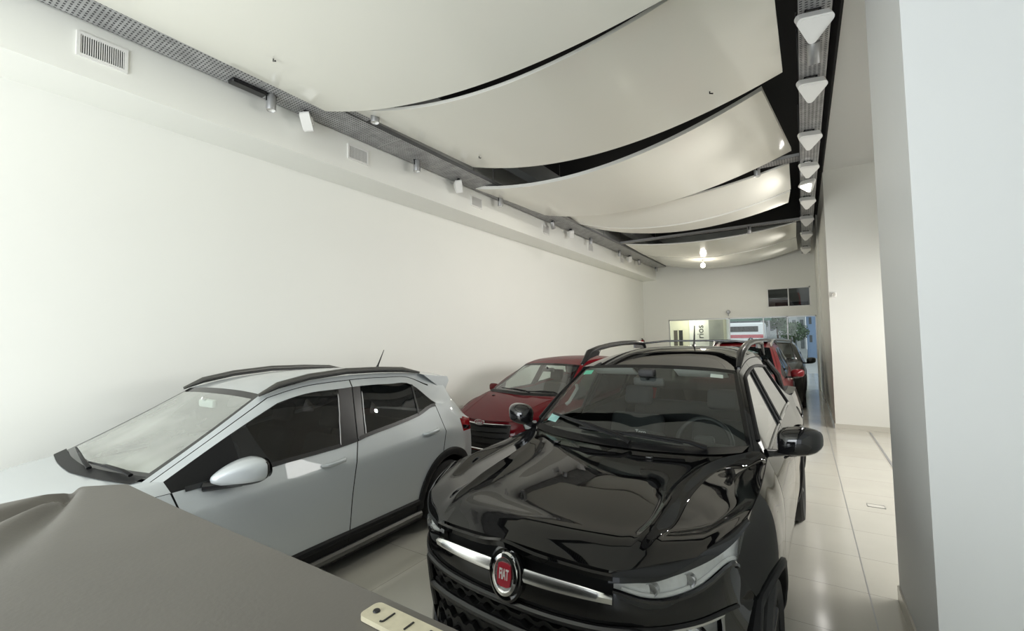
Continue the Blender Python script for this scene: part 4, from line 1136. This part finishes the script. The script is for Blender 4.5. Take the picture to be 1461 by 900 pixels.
def cls(u, v):
    if v < 1 and u < 10.2: return 'rocker_panel'
    if u < 4:
        return 'bonnet' if v > 4 else 'front_wing'
    if v > 6 and u < 6: return 'windscreen_border' if (v < 6.12 or u < 4.12 or u > 5.9) else 'windscreen'
    if 4 < v < 5:
        if u < 4.55: return 'window_corner_trim'
        if u < 6.86: return 'front_window'
        if u < 7.16: return 'centre_post_trim'
        if u < 8.8: return 'rear_window'
        if u < 9: return 'rear_post_trim'
    if v > 6 and 9 < u < 10: return 'cab_rear_window'
    if v < 4 and u < 7: return 'front_door'
    if v < 4 and u < 10: return 'rear_door'
    if v > 6 and u < 9: return 'roof'
    if v > 5 and 10 < u < 12: return 'bed_cover'
    if u > 12 and v < 4 and v > 1: return 'tail_lamp'
    if u >= 12: return 'tailgate_cap'
    if 5 < v < 6 or u < 10: return 'cab_pillar'
    return 'bed_side'
def sstep(t):
    t = np.clip(t, 0, 1); return t * t * (3 - 2 * t)
def dome(us, vs, G):
    """bonnet: raised middle with crisp ridges, rolled-over front edge"""
    G = G.copy()
    for i, u in enumerate(us):
        if u >= 4: continue
        for j, v in enumerate(vs):
            if v <= 4: continue
            fu = float(sstep(u / 1.0) * sstep((3.95 - u) / .7))
            out = float(sstep((6.0 - v) / .34)) if v < 6 else 0.0
            edge = float(sstep((v - 4.0) / .9))
            G[i, j, 2] += -.026 * out * edge * fu + .010 * fu * math.exp(-((v - 6.05) / .22) ** 2)
            if u < 1.6:
                xb = np.interp(abs(G[i, j, 1]), [0, .2, .4, .5, .68, .82], [.215, .225, .25, .30, .44, .78])
                G[i, j, 2] += .017 * math.exp(-((G[i, j, 0] - xb) / .085) ** 2) * edge
    return G
sh = Shell()
G, N = sh.patch(pt, us, vs, cls, S, ARC, deform=dome, split=('front_door', 'rear_door', 'front_window', 'rear_window', 'front_wing', 'bed_side', 'rocker_panel', 'tail_lamp', 'window_corner_trim', 'centre_post_trim', 'rear_post_trim'))
tail = np.array([[(PK[13][k][0] + dx, PK[13][k][1] * m, PK[13][k][2]) for m, dx in ((1, 0), (.6, .03), (0, .035))] for k in range(5)], float)
sh.patch(Patch(tail), params(5, 3), params(3, 5), lambda u, v: 'rear_bumper' if u < 1.5 else 'tailgate')
# nose: rows upward, columns from the centre outward
B = [.07, .08, .112, .180, .288, .455]; Yc = [0, .22, .42, .56, .68, .772]
def row(zs, off, side):
    return [(B[i] + off[i], Yc[i], zs[i]) for i in range(6)] + [side]
FR = [
 row([.20]*6, [.13,.13,.13,.12,.10,.06], (.62,.79,.21)),
 row([.30]*6, [.02,.02,.02,.02,.02,.02], (.56,.822,.31)),
 row([.47]*6, [.035,.035,.035,.03,.02,.015], (.585,.838,.47)),
 row([.62,.62,.62,.62,.625,.62], [.015,.015,.015,.0,.0,.01], (.665,.842,.60)),
 row([.735,.735,.745,.755,.76,.755], [-.005,-.005,-.005,-.012,-.005,.005], (.755,.842,.685)),
 row([.825,.825,.828,.815,.825,.862], [-.012,-.012,-.01,-.012,-.006,.0], (.60,.812,.80)),
 row([.880,.880,.880,.848,.866,.918], [.0,.0,.0,-.003,.0,.004], (.505,.79,.895)),
 row([.955,.947,.937,.930,.964,1.002], [.004,.004,.004,.004,.004,.004], (.63,.814,1.038)),
]
fp = Patch(np.array(FR), su=(4, 6), sv=(6,))
def fcl(u, v):
    if u > 6: return 'headlamp' if v > 2.12 else 'upper_grille'
    if 5 < u < 6 and v < 2.12: return 'upper_grille'
    if u < 4 and 1.15 < u and v < 2.75: return 'lower_grille'
    if 3.15 < u < 3.95 and 3.35 < v < 4.75: return 'fog_lamp'
    if u < 1.15: return 'lower_lip'
    return 'front_bumper'
FG, FN = sh.patch(fp, params(8, [4, 5, 6, 6, 5, 4, 5], [1.15, 3.15, 3.95]), params(7, [5, 5, 5, 5, 5, 5], [2.12, 2.75, 3.35, 4.75]), fcl, arches=[(ARC[0][0], ARC[0][1], ARC[0][2])], side_y=.6, split=('headlamp', 'fog_lamp'), offset={'lower_grille': -.03, 'upper_grille': -.045, 'fog_lamp': -.012})
mats = dict(rocker_panel=M['black_plastic'], bonnet=PB, front_wing=PB, windscreen=M['ws'], windscreen_border=M['frit'], window_corner_trim=M['gloss_black'], front_window=M['side_glass'], rear_window=M['dark_glass'],
            centre_post_trim=M['black_plastic'], rear_post_trim=M['black_plastic'], cab_rear_window=M['dark_glass'], front_door=PB, rear_door=PB, roof=PB, bed_cover=M['black_plastic'], bed_side=PB, cab_pillar=PB, tail_lamp=M['red_lens'], tailgate_cap=PB, rear_bumper=M['black_plastic'],
            tailgate=PB, headlamp=M['lens'], upper_grille=M['black_plastic'], lower_grille=M['grille_dark'], fog_lamp=M['lens'], lower_lip=M['black_plastic'], front_bumper=PB, panel_gap=M['gap'])
R = sh.build(tr, mats, {'headlamp': 'clear slim headlamp', 'fog_lamp': 'lower lamp lens', 'upper_grille': 'gloss black slot above the chrome bar'})
yf = side_lookup([G])
ff = lambda u, v, s=1, d=0: (lambda c, n: Vector(((c[1] + 0) * s, c[0], c[2])) + Vector((n[1] * s, n[0], n[2])) * d)(fp.at(u, v), fnorm(u, v))
def fnorm(u, v):
    e = .02; a = fp.at(min(u + e, 7), v) - fp.at(max(u - e, 0), v); b = fp.at(u, min(v + e, 6)) - fp.at(u, max(v - e, 0))
    n = np.cross(a, b); n /= max(np.linalg.norm(n), 1e-9)
    return n if n[0] < 0 else -n
# headlamp interiors
for nm in ('headlamp', 'headlamp|R'):
    V, F = sh.pan[nm]
    mesh_obj('reflector', [(v[0] * .985, v[1] + .016, v[2] - .003) for v in V], F, M['lamp_inner'], R[nm], 20)
    s = 1 if nm == 'headlamp' else -1
    for v in (3.0, 3.9):
        c = ff(6.42, v, s, -.012); MB().lathe([(.0, .004), (.018, .002), (.024, -.004), (.026, .02)], 16, Matrix.Translation(c), 'Y').build('projector', M['satin_chrome'], R[nm])
    m = MB(); m.tube([ff(6.16, v, s, -.012) for v in np.linspace(2.3, 5.9, 16)], .008, 6); m.build('light_strip', M['white_metal'], R[nm])
    m = MB(); m.tube([ff(6.02, v, s, .004) for v in np.linspace(2.1, 6.0, 20)], .010, 6); m.build('headlamp_rim', M['gloss_black'], R[nm])
for nm, s in (('fog_lamp', 1), ('fog_lamp|R', -1)):
    V, F = sh.pan[nm]
    mesh_obj('reflector', [(v[0] * .97, v[1] + .05, v[2]) for v in V], F, M['lamp_inner'], R[nm], 20)
    for v in (3.7, 4.25):
        c = ff(3.55, v, s, -.03); MB().lathe([(0, .01), (.03, .0), (.038, -.02)], 18, Matrix.Translation(c), 'Y').build('projector', M['chrome'], R[nm])
    m = MB(); loop = [ff(3.15, v, s, .002) for v in np.linspace(3.35, 4.75, 8)] + [ff(3.95, v, s, .002) for v in np.linspace(4.75, 3.35, 8)]
    m.tube(loop + [loop[0]], .009, 6); m.build('fog_lamp_rim', M['satin_chrome'], R[nm])
# chrome bar and badge
def frow(u, v0, v1, n, d):
    """points across the whole nose at row u from -v0 to v1"""
    out = []
    for t in np.linspace(-v0, v1, n): out.append(ff(u, abs(t), 1 if t >= 0 else -1, d))
    return out
m = MB(); V = []; F = []
ts = [t for t in np.linspace(-2.10, 2.10, 57) if abs(t) > .36]
segs = [[t for t in ts if t < 0], [t for t in ts if t > 0]]
for sg_ in segs:
    V = []; F = []
    for t in sg_:
        s = 1 if t >= 0 else -1; k = 1 - .35 * (abs(t) / 2.1) ** 3
        for du, d in ((.12, .0), (.14, .014), (.5, .022), (.86 * k + .1, .014), (.9 * k + .1, .0)):
            V.append(ff(5.02 + du, abs(t), s, d))
    for k in range(len(sg_) - 1):
        for b in range(4): F.append((k*5+b, k*5+b+1, k*5+b+6, k*5+b+5))
    F += [(0, 1, 2, 3, 4), tuple((len(sg_)-1)*5 + i for i in (4, 3, 2, 1, 0))]
    m.add(V, F)
m.build('chrome_bar', M['bright_bar'], tr, 50)
bc = ff(5.32, 0, 1, .012); Mb = Matrix.Translation(bc) @ Matrix.Rotation(-.12, 4, 'X')
bo = MB().lathe([(.074, .02), (.078, -.004), (.072, -.016), (.060, -.020), (.056, -.016), (.055, -.010)], 40, Mb @ Matrix.Diagonal((.86, 1, 1.12, 1)), 'Y').build('badge', M['chrome'], tr)
MB().lathe([(.098, .02), (.100, -.002), (.090, -.006), (.078, -.002)], 40, Mb @ Matrix.Diagonal((.86, 1, 1.10, 1)), 'Y').build('badge_surround', M['gloss_black'], bo)
MB().lathe([(0, -.0125), (.056, -.0115)], 40, Mb @ Matrix.Diagonal((.86, 1, 1.12, 1)), 'Y').build('badge_ring', M['satin_chrome'], bo)
shield = [(-.031, .040), (-.015, .046), (.015, .046), (.031, .040), (.036, .0), (.031, -.040), (.015, -.047), (-.015, -.047), (-.031, -.040), (-.036, 0)]
MB().prism(shield, .0, .003, lambda u, v, h: tuple(Mb @ Vector((u, -.0135 - h, v)))).build('badge_shield', M['badge_red'], bo, 0)
v, f = text_mesh('FIAT', .030, .001, lambda u, w_, h: tuple(Mb @ Vector((u * .80, -.0175 - h, w_ * 1.9))), bold=.0006); mesh_obj('lettering', v, f, M['letter_white'], bo, 0)
# bonnet lip raised over the badge
m = MB(); V = []; F = []
for t in np.linspace(-2.1, 2.1, 49):
    s = 1 if t >= 0 else -1; b = math.exp(-(t / .42) ** 2)
    for du, d, dz in ((.55, .004, .0), (.62, .018, .0), (.92, .020, .0), (1.0, .006, .0)):
        p = ff(6.0 + du * .98, abs(t), s, d + .030 * b); V.append((p.x, p.y, p.z + .030 * b + .002))
for k in range(48):
    for b in range(3): F.append((k*4+b, k*4+b+1, k*4+b+5, k*4+b+4))
mesh_obj('bonnet_lip', V, F, PB, tr, 40)
for s in (1, -1):
    V = []; F = []
    for t in np.linspace(0, 1, 26):
        v = 2.0 + 4.0 * t; hv = np.interp(v, [2.0, 2.25, 4.1, 6.0], [6.5, 6.0, 5.0, 4.0])
        lo = np.interp(v, [2.0, 2.6, 3.4, 6.0], [6.45, 6.80, 6.95, 6.98])
        a = pt.at(0.0, hv); h = Vector((a[1] * s, a[0], a[2]))
        p = ff(lo, v, s, .004); q = ff(lo, v, s, .014)
        V += [p, q, q.lerp(h, .5) + Vector((0, -.004, .004)), h + Vector((0, .004, .003))]
    for k in range(25):
        for b in range(3): F.append((k*4+b, k*4+b+1, k*4+b+5, k*4+b+4))
    mesh_obj('bonnet_corner', V, F, PB, tr, 50)
# honeycomb lower grille: stepped slats
m = MB()
for r_, u in enumerate((1.35, 1.75, 2.2, 2.65, 3.1, 3.5, 3.85)):
    V = []; F = []; n_ = 54
    for k in range(n_ + 1):
        t = -2.7 + 5.4 * k / n_; s = 1 if t >= 0 else -1
        ph = (t * 2.4 + r_ * .5) % 1.0; st = 1 if .5 > ph else -1
        a = min(1, abs(((ph * 2) % 1) - .5) * -8 + 4) if False else 1
        w_ = .10; up = .07 * st * a
        for du, d in ((-w_ + up, -.028), (-w_ + up, -.002), (w_ + up, .001), (w_ + up, -.028)): V.append(ff(u + du, abs(t), s, d))
    for k in range(n_):
        for b in range(3): F.append((k*4+b, k*4+b+1, k*4+b+5, k*4+b+4))
    m.add(V, F)
m.build('grille_slat', M['black_plastic'], tr, 25)
m = MB(); loop = frow(3.98, 2.75, 2.75, 30, .012) + [ff(u, 2.75, 1, .010) for u in (3.4, 2.8, 2.2, 1.6)] + frow(1.2, 2.75, 2.75, 30, .012)[::-1] + [ff(u, 2.75, -1, .010) for u in (1.6, 2.2, 2.8, 3.4)]
m.tube(loop + [loop[0]], .016, 8); m.build('grille_frame', M['satin_black'], tr)
m = MB().tube(frow(4.02, 5.2, 5.2, 50, .003), .008, 6); m.build('bumper_crease', M['gap'], tr)
# mid cross bar of the lower grille
m = MB().tube(frow(2.95, 2.7, 2.7, 40, .006), .020, 8); m.build('grille_cross_bar', M['satin_black'], tr)
for nm in ('arch_cladding',):
    for a in ARC: arch_trim(tr, nm, a[0], a[1], a[2] - .012, a[2] + .030, yf, M['black_plastic'], out=.016, ymin=.80)
for a in ARC: arch_liner(tr, a[0], a[1], a[2] + .02, .45, .84)
for a, st in zip(ARC, (.0, 0)):
    for sd in (1, -1): wheel(tr, a[0], sd * .775, .34, .34, .215, M['dark_alloy'], spokes=6, side=sd, steer=st)
# door mirrors
for sd in (1, -1):
    Mm = Matrix.Translation((sd * .965, 1.60, 1.19)) @ Matrix.Rotation(sd * -.06, 4, 'Z')
    mirror_shell(tr, Mm, (.225, .17, .165), M['gloss_black'], M['satin_black'], side=sd, nose=.25)
    MB().tube([(sd * .80, 1.56, 1.11), (sd * .90, 1.60, 1.115), (sd * .97, 1.61, 1.12)], [.045, .032, .02], 10, flat=.5).build('mirror_foot', M['satin_black'], tr)
    door_handle(tr, 2.28, yf(2.28, .97), .97, M['chrome'] if False else PB, sd, .20, False)
    door_handle(tr, 3.15, yf(3.15, .99), .99, PB, sd, .20, False)
    m = MB().tube([(sd * (yf(x, z) + .004), x, z) for x, z in zip(np.linspace(1.55, 3.36, 12), np.linspace(1.105, 1.178, 12))], .010, 6); m.build('belt_moulding', M['gloss_black'], tr)
for sd in (1, -1):
    line = lambda u0, u1, v0, v1, n: [(lambda c: (c[1] * sd + sd * .003, c[0], c[2]))(pt.at(u, v)) for u, v in zip(np.linspace(u0, u1, n), np.linspace(v0, v1, n))]
    fr = MB().tube(line(4.25, 9.0, 5.0, 5.0, 40), .013, 6); fr.build('window_frame', M['black_plastic'], tr)
    for u in (6.86, 7.16): MB().tube(line(u, u, 4.0, 5.0, 10), .013, 6).build('post_seal', M['black_plastic'], tr)
    MB().tube(line(8.8, 8.8, 4.0, 5.0, 10), .012, 6).build('post_seal', M['black_plastic'], tr)
fd = MB().lathe([(0, -.002), (.075, -.001), (.078, -.006)], 28, Matrix.Translation((yf(3.96, 1.0) + .006, 3.96, 1.0)) @ Matrix.Scale(-1, 4, (1, 0, 0)), 'X')
fd.build('fuel_flap', M['gloss_black'], tr)
roof_rail(tr, [(2.02, .605, 1.575), (2.16, .605, 1.625), (2.35, .60, 1.652), (2.60, .59, 1.675), (2.90, .585, 1.687), (3.25, .585, 1.688), (3.52, .585, 1.675), (3.66, .59, 1.60)], M['satin_black'], .030, .024, lift=.050)
MB().tube([(-.585, 3.44, 1.72), (-.3, 3.44, 1.748), (.3, 3.44, 1.748), (.585, 3.44, 1.72)], .015, 8, flat=.7).build('cross_bar', M['satin_black'], tr)
MB().tube([(.05, 3.15, 1.69), (.05, 3.17, 1.72), (.05, 3.21, 1.90)], [.03, .010, .004], 8).build('antenna', M['satin_black'], tr)
# sport bar and rail on the bed
for sd in (1, -1): MB().tube([(sd * .73, 3.80, 1.22), (sd * .70, 3.72, 1.40), (sd * .62, 3.60, 1.55)], [.03, .03, .02], 8).build('sports_bar', M['satin_black'], tr)
# cowl, wipers, washers
def gp(u, v, s_=1, d=.0):
    c = pt.at(u, v); return (c[1] * s_, c[0], c[2] + d)
cw = MB(); vs2 = np.linspace(6.05, 9, 18)
for s_ in (1, -1):
    V = []; F_ = []
    for v in vs2:
        a, b = gp(3.80, v, s_, .006), gp(4.10, v, s_, .004); V += [a, b]
    for k in range(len(vs2) - 1): F_.append((2*k, 2*k+1, 2*k+3, 2*k+2))
    cw.add(V, F_)
cw.build('cowl_panel', M['satin_black'], tr)
wiper(tr, gp(3.98, 8.85, 1, .035), gp(4.36, 6.45, -1, .02), (0, -.45, .9), th=1.5)
wiper(tr, gp(3.97, 7.2, 1, .035), gp(4.16, 7.6, -1, .025), (0, -.45, .9), th=1.5)
for y in (-.42, .22):
    c = pt.at(3.2, 7.0 if abs(y) > .3 else 8.2); MB().rbox((y - .02, c[0] - .02, c[2] + .0), (y + .02, c[0] + .02, c[2] + .016), .006, 2).build('washer_nozzle', M['satin_black'], tr)
# bonnet crease highlights are shaped by a slim raised bead on each power dome
# cabin lining and interior
ln = Shell()
ln.patch(pt, params(14, 4), params(10, 3), lambda u, v: 'headlining' if (6 < u < 9 and v > 5) or (4 < u < 6 and 5 < v < 6) else None, offset={'headlining': -.03})
ln.patch(pt, params(14, 3), params(10, 3), lambda u, v: 'door_lining' if (4 < u < 10 and 0 < v < 4) else None, offset={'door_lining': -.06}, arches=[(a[0], a[1], a[2] + .04) for a in ARC])
lo = ln.build(tr, {'headlining': M['liner'], 'door_lining': M['dash']})
MB().box((-.72, .5, .2), (.72, 4.3, .30)).build('floor_pan', M['gap'], tr, 0)
db = MB()
V = []; F_ = []
prof = [(1.42, 1.06), (1.55, 1.085), (1.70, 1.085), (1.80, 1.05), (1.84, .95), (1.80, .75), (1.78, .5)]
ys = np.linspace(-.74, .74, 23)
for y in ys:
    for (x, z) in prof: V.append((y, x + .05 * (abs(y) / .74) ** 2, z + .018 * math.exp(-((y - .36) / .2) ** 2) * (1 if z > .9 else 0)))
n = len(prof)
for i in range(22):
    for k in range(n - 1): F_.append((i*n + k, i*n + k + 1, (i+1)*n + k + 1, (i+1)*n + k))
db.add(V, F_); db.rbox((-.16, 1.68, .82), (.14, 1.87, 1.10), .03, 2)
dbo = db.build('dashboard', M['dash'], tr)
v, f = text_mesh('Toro', .036, .0008, lambda u, w_, h: (u + .0, 1.70, 1.122 + w_)); 
cd = MB().box((-.05, 1.702, 1.085), (.05, 1.706, 1.142)).build('dashboard_card', M['dash'], dbo, 0)
mesh_obj('lettering', v, f, M['letter_white'], dbo, 0)
for sd in (1, -1): seat(tr, 2.28, .37 * sd, .10, .50, 1.06)
rs = MB().rbox((-.64, 2.85, .35), (.64, 3.25, .55), .06, 3).rbox((-.64, -.06, 0), (.64, .06, .62), .05, 3, Matrix.Translation((0, 3.28, .52)) @ Matrix.Rotation(-.2, 4, 'X'))
rs.build('rear_seat', M['seat'], tr)
steering(tr, 1.96, .37, 1.03, .185, 1.15)
mi = MB().rbox((-.12, 1.90, 1.425), (.12, 1.94, 1.495), .02, 2); mi.tube([(0, 1.90, 1.48), (0, 1.86, 1.53)], .014, 6); mi.rbox((-.06, 1.84, 1.50), (.06, 1.93, 1.56), .02, 2)
mi.build('rear_view_mirror', M['dash'], tr)
for s_, lb in ((-1, 'sun_visor'), (1, 'sun_visor')):
    MB().rbox((-.18, -.008, -.075), (.18, .008, .075), .008, 2, Matrix.Translation((s_ * .34, 2.08, 1.525)) @ Matrix.Rotation(1.15, 4, 'X')).build(lb, M['liner'], tr)
gb = MB().tube([(-.655, 2.00, 1.40), (-.64, 1.98, 1.37), (-.655, 1.86, 1.27), (-.675, 1.84, 1.25)], .014, 8); gb.build('grab_handle', M['liner'], tr)
# windscreen stickers and tag, on the glass
def on_ws(u, v, s, du, dv, mat, name, lab=None):
    V = []
    for a, b in ((0, 0), (0, dv), (du, dv), (du, 0)):
        c = pt.at(u + a, v + b); V.append((c[1] * s, c[0] + .006, c[2] - .005))
    o = mesh_obj(name, V, [(0, 1, 2, 3)], mat, tr, 0)
    if lab: o['label'] = lab
on_ws(4.25, 6.25, -1, .22, .42, M['sticker'], 'sticker', 'pale blue sticker')
on_ws(5.72, 6.28, -1, .14, .45, M['sticker_green'], 'sticker', 'green sticker')
on_ws(5.74, 6.5, 1, .10, .45, M['paper'], 'paper_tag')
# ------------------------------------------------------------------ covered pickup bed in the foreground
cb = thing('pickup_truck', 'rear of a pickup in the foreground under a worn grey-brown vinyl bed cover', 'pickup', (-1.31, .615, 0), 0)
X0, X1, ZT = -.895, .86, 1.30
def cover_z(x, y):
    """local x across, y negative towards the cab"""
    z = ZT
    # a fold runs in from the far left corner, with a ridge beside it
    rx, ry = x + .905, y + .118
    a, b = rx * .895 - ry * .446, -rx * .446 - ry * .895
    if a > 0:
        wd = .012 + .085 * a; am = min(1, a / .05) * math.exp(-(a / .62) ** 2)
        z += am * (-.040 * math.exp(-(b / wd) ** 2) + .012 * math.exp(-((b - .16 * a - .01) / wd) ** 2) - .035 * math.exp(-((b - .50 * a) / (wd * 1.4)) ** 2))
    z += .004 * math.sin(x * 3.1 + y * 1.7) * math.cos(y * 2.3) - .012 * math.exp(-((x) / .5) ** 2) * math.exp(-((y + .7) / .5) ** 2)
    return z
nx, ny = 110, 90
V = []; F = []
xs = np.linspace(X0, X1, nx + 1); tt = np.linspace(0, 1, ny + 1) ** 1.5
for j in range(ny + 1):
    y = -1.75 * tt[j]
    for i in range(nx + 1):
        x = xs[i]; ch = max(0, (.10 - (x - X0)) * 1.0) if y > -.3 else 0
        yy = y - ch * max(0, 1 + y / .3) * .95
        V.append((x, yy, cover_z(x, yy)))
W = nx + 1
for j in range(ny):
    for i in range(nx): F.append((j*W + i, (j+1)*W + i, (j+1)*W + i + 1, j*W + i + 1))
# hem folded down over the edges
def hem(ids, dn):
    base = len(V); n = len(ids)
    for k, i in enumerate(ids):
        p = V[i]; V.append((p[0] + dn[0]*.012, p[1] + dn[1]*.012, p[2] - .012)); V.append((p[0] + dn[0]*.014, p[1] + dn[1]*.014, p[2] - .07))
    for k in range(n - 1):
        F.append((ids[k], ids[k+1], base + 2*k + 2, base + 2*k)); F.append((base + 2*k, base + 2*k + 2, base + 2*k + 3, base + 2*k + 1))
hem(list(range(W)), (0, 1)); hem([j*W for j in range(ny + 1)], (-1, 0)); hem([j*W + nx for j in range(ny + 1)], (1, 0))
mesh_obj('bed_cover', V, F, M['tonneau'], cb, 60)
bd = MB()
bd.box((X0 + .0, -1.75, .62), (X0 + .06, -.14, 1.225)).box((X1 - .06, -1.75, .62), (X1, -.03, 1.275)).box((X0 + .06, -1.75, .55), (X1 - .06, -.05, .62))
bd.build('bed_side', M['paint_dark'], cb, 0)
MB().rbox((X0 + .10, -.06, .60), (X1 - .02, -.005, 1.265), .02, 2).build('tailgate', M['paint_dark'], cb)
MB().rbox((X0 + .05, -.10, .40), (X1 - .02, .02, .56), .03, 2).build('rear_bumper', M['black_plastic'], cb)
for s_ in (-1, 1): MB().rbox((s_ * .80 - .05, -.14, .75), (s_ * .80 + .05, -.012, 1.15), .015, 2).build('tail_lamp', M['red_lens'], cb)
for s_ in (-1, 1): wheel(cb, -1.15, s_ * .74, .36, .36, .23, M['alloy'], side=s_)
MB().box((-.6, -1.75, .35), (.6, -.2, .55)).build('chassis', M['gap'], cb, 0)
# beige plate near the tail edge
pl = MB(); PX, PY = .612, -.050
def pf(u, v, h):
    return (PX + u, PY + v, cover_z(PX + u, PY + v) + .001 + h)
L, Wd, r = .26, .048, .012
out = []
for cx, cy, a0 in ((L - r, Wd/2 - r, 0), (r, Wd/2 - r, 90), (r, -Wd/2 + r, 180), (L - r, -Wd/2 + r, 270)):
    for k in range(5):
        a = math.radians(a0 + 22.5 * k); out.append((cx + r * math.cos(a), cy + r * math.sin(a)))
po = pl.prism(out, 0, .009, pf).build('badge_plate', M['plate'], cb, 40)
MB().lathe([(0, .003), (.006, .002), (.007, 0)], 12, Matrix.Translation(pf(.022, 0.0, .0095)), 'Z').build('rivet', M['letter_black'], po)
for k, ch in enumerate('JIBJ'):
    v, f = text_mesh(ch, .034, .0006, lambda u, w_, h, k=k: pf(.056 + k * .048 + u, w_, .0098 + h)); mesh_obj('lettering', v, f, M['letter_black'], po, 0)
# ------------------------------------------------------------------ light, camera, view
w = bpy.data.worlds.new('World'); SC.world = w; w.use_nodes = True
bg = w.node_tree.nodes['Background']; bg.inputs[0].default_value = (.86, .93, 1.0, 1); bg.inputs[1].default_value = .75
def area(name, loc, rot, sx, sy, power, col, spread=PI):
    L = bpy.data.lights.new(name, 'AREA'); L.shape = 'RECTANGLE'; L.size = sx; L.size_y = sy; L.energy = power; L.color = col; L.spread = spread
    o = bpy.data.objects.new(name, L); COL.objects.link(o); o.location = loc; o.rotation_euler = rot; return o
# daylight through the open shop front behind the camera
area('shop_window_daylight', (-2.6, -3.4, 1.75), (math.radians(108), 0, math.radians(14)), 4.6, 3.3, 185, (.92, .97, 1.0))
# added area light at the solid bay wall, brightening the recess and far room
area('added_bay_fill', (3.12, 7.2, 2.0), (math.radians(62), 0, math.radians(90)), 5.6, 2.6, 150, (1, .99, .96), 2.4)
# daylight through the glazing at the back
# added spots by unlit floodlights on the right tray fill the room softly
for y, e in ((6.50, 34), (7.69, 30), (9.65, 34), (11.2, 34), (12.94, 38), (15.2, 38)):
    Lf = bpy.data.lights.new('added_fill_wash', 'SPOT'); Lf.energy = e * 1.55; Lf.spot_size = 2.5; Lf.spot_blend = 1.0; Lf.color = (1, .975, .92); Lf.shadow_soft_size = .03
    of2 = bpy.data.objects.new('added_fill_wash', Lf); COL.objects.link(of2); of2.location = (.10, y - .06, 4.06); of2.rotation_euler = Vector((-.75, -.12, -.65)).to_track_quat('-Z', 'Y').to_euler()
#area('rear_window_daylight', (-1.2, 18.3, 1.9), (math.radians(-90), 0, 0), 2.2, 2.2, 120, (1, .98, .95))
# the lit floodlight and the globe lamp
sp = bpy.data.lights.new('floodlight_beam', 'SPOT'); sp.energy = 13; sp.spot_size = 2.2; sp.spot_blend = .9; sp.color = (1, .97, .92); sp.shadow_soft_size = .07
so_ = bpy.data.objects.new('floodlight_beam', sp); COL.objects.link(so_); so_.location = (.10, 8.60, 4.12); so_.rotation_euler = (Vector((-2.0, -.2, -.25)).to_track_quat('-Z', 'Y')).to_euler()
gpL = bpy.data.lights.new('globe_glow', 'POINT'); gpL.energy = 16; gpL.color = (1, .93, .8); gpL.shadow_soft_size = .08
go = bpy.data.objects.new('globe_glow', gpL); COL.objects.link(go); go.location = (-2.38, 14.0, 3.72)
of_ = bpy.data.lights.new('office_lamp', 'POINT'); of_.energy = 16; of_.color = (1, .95, .8); of_.shadow_soft_size = .15
oo = bpy.data.objects.new('office_lamp', of_); COL.objects.link(oo); oo.location = (-3.6, 17.9, 2.5)

yaw, pit, rol = 0.577773, 0.050217, -0.01703516
fwd = Vector((-math.sin(yaw) * math.cos(pit), math.cos(yaw) * math.cos(pit), math.sin(pit)))
rt = Vector((math.cos(yaw), math.sin(yaw), 0)); up = rt.cross(fwd)
r_ = rt * math.cos(rol) + up * math.sin(rol); u_ = up * math.cos(rol) - rt * math.sin(rol)
cam = bpy.data.cameras.new('camera'); co = bpy.data.objects.new('camera', cam); COL.objects.link(co)
co.matrix_world = Matrix(((r_.x, u_.x, -fwd.x, 0), (r_.y, u_.y, -fwd.y, 0), (r_.z, u_.z, -fwd.z, 1.81), (0, 0, 0, 1)))
cam.sensor_fit = 'HORIZONTAL'; cam.sensor_width = 36; cam.lens = 36 * 634.755 / 1461; cam.clip_start = .02; cam.clip_end = 200
SC.camera = co
vs_ = SC.view_settings; vs_.view_transform = 'Standard'; vs_.look = 'None'; vs_.gamma = 1; vs_.use_curve_mapping = False; vs_.exposure = 0.88
cy = SC.cycles
cy.use_denoising = True
try: cy.denoiser = 'OPENIMAGEDENOISE'
except Exception: pass
cy.max_bounces = 12; cy.diffuse_bounces = 7; cy.glossy_bounces = 6; cy.transparent_max_bounces = 16; cy.transmission_bounces = 6
cy.sample_clamp_indirect = 6; cy.caustics_reflective = False; cy.caustics_refractive = False
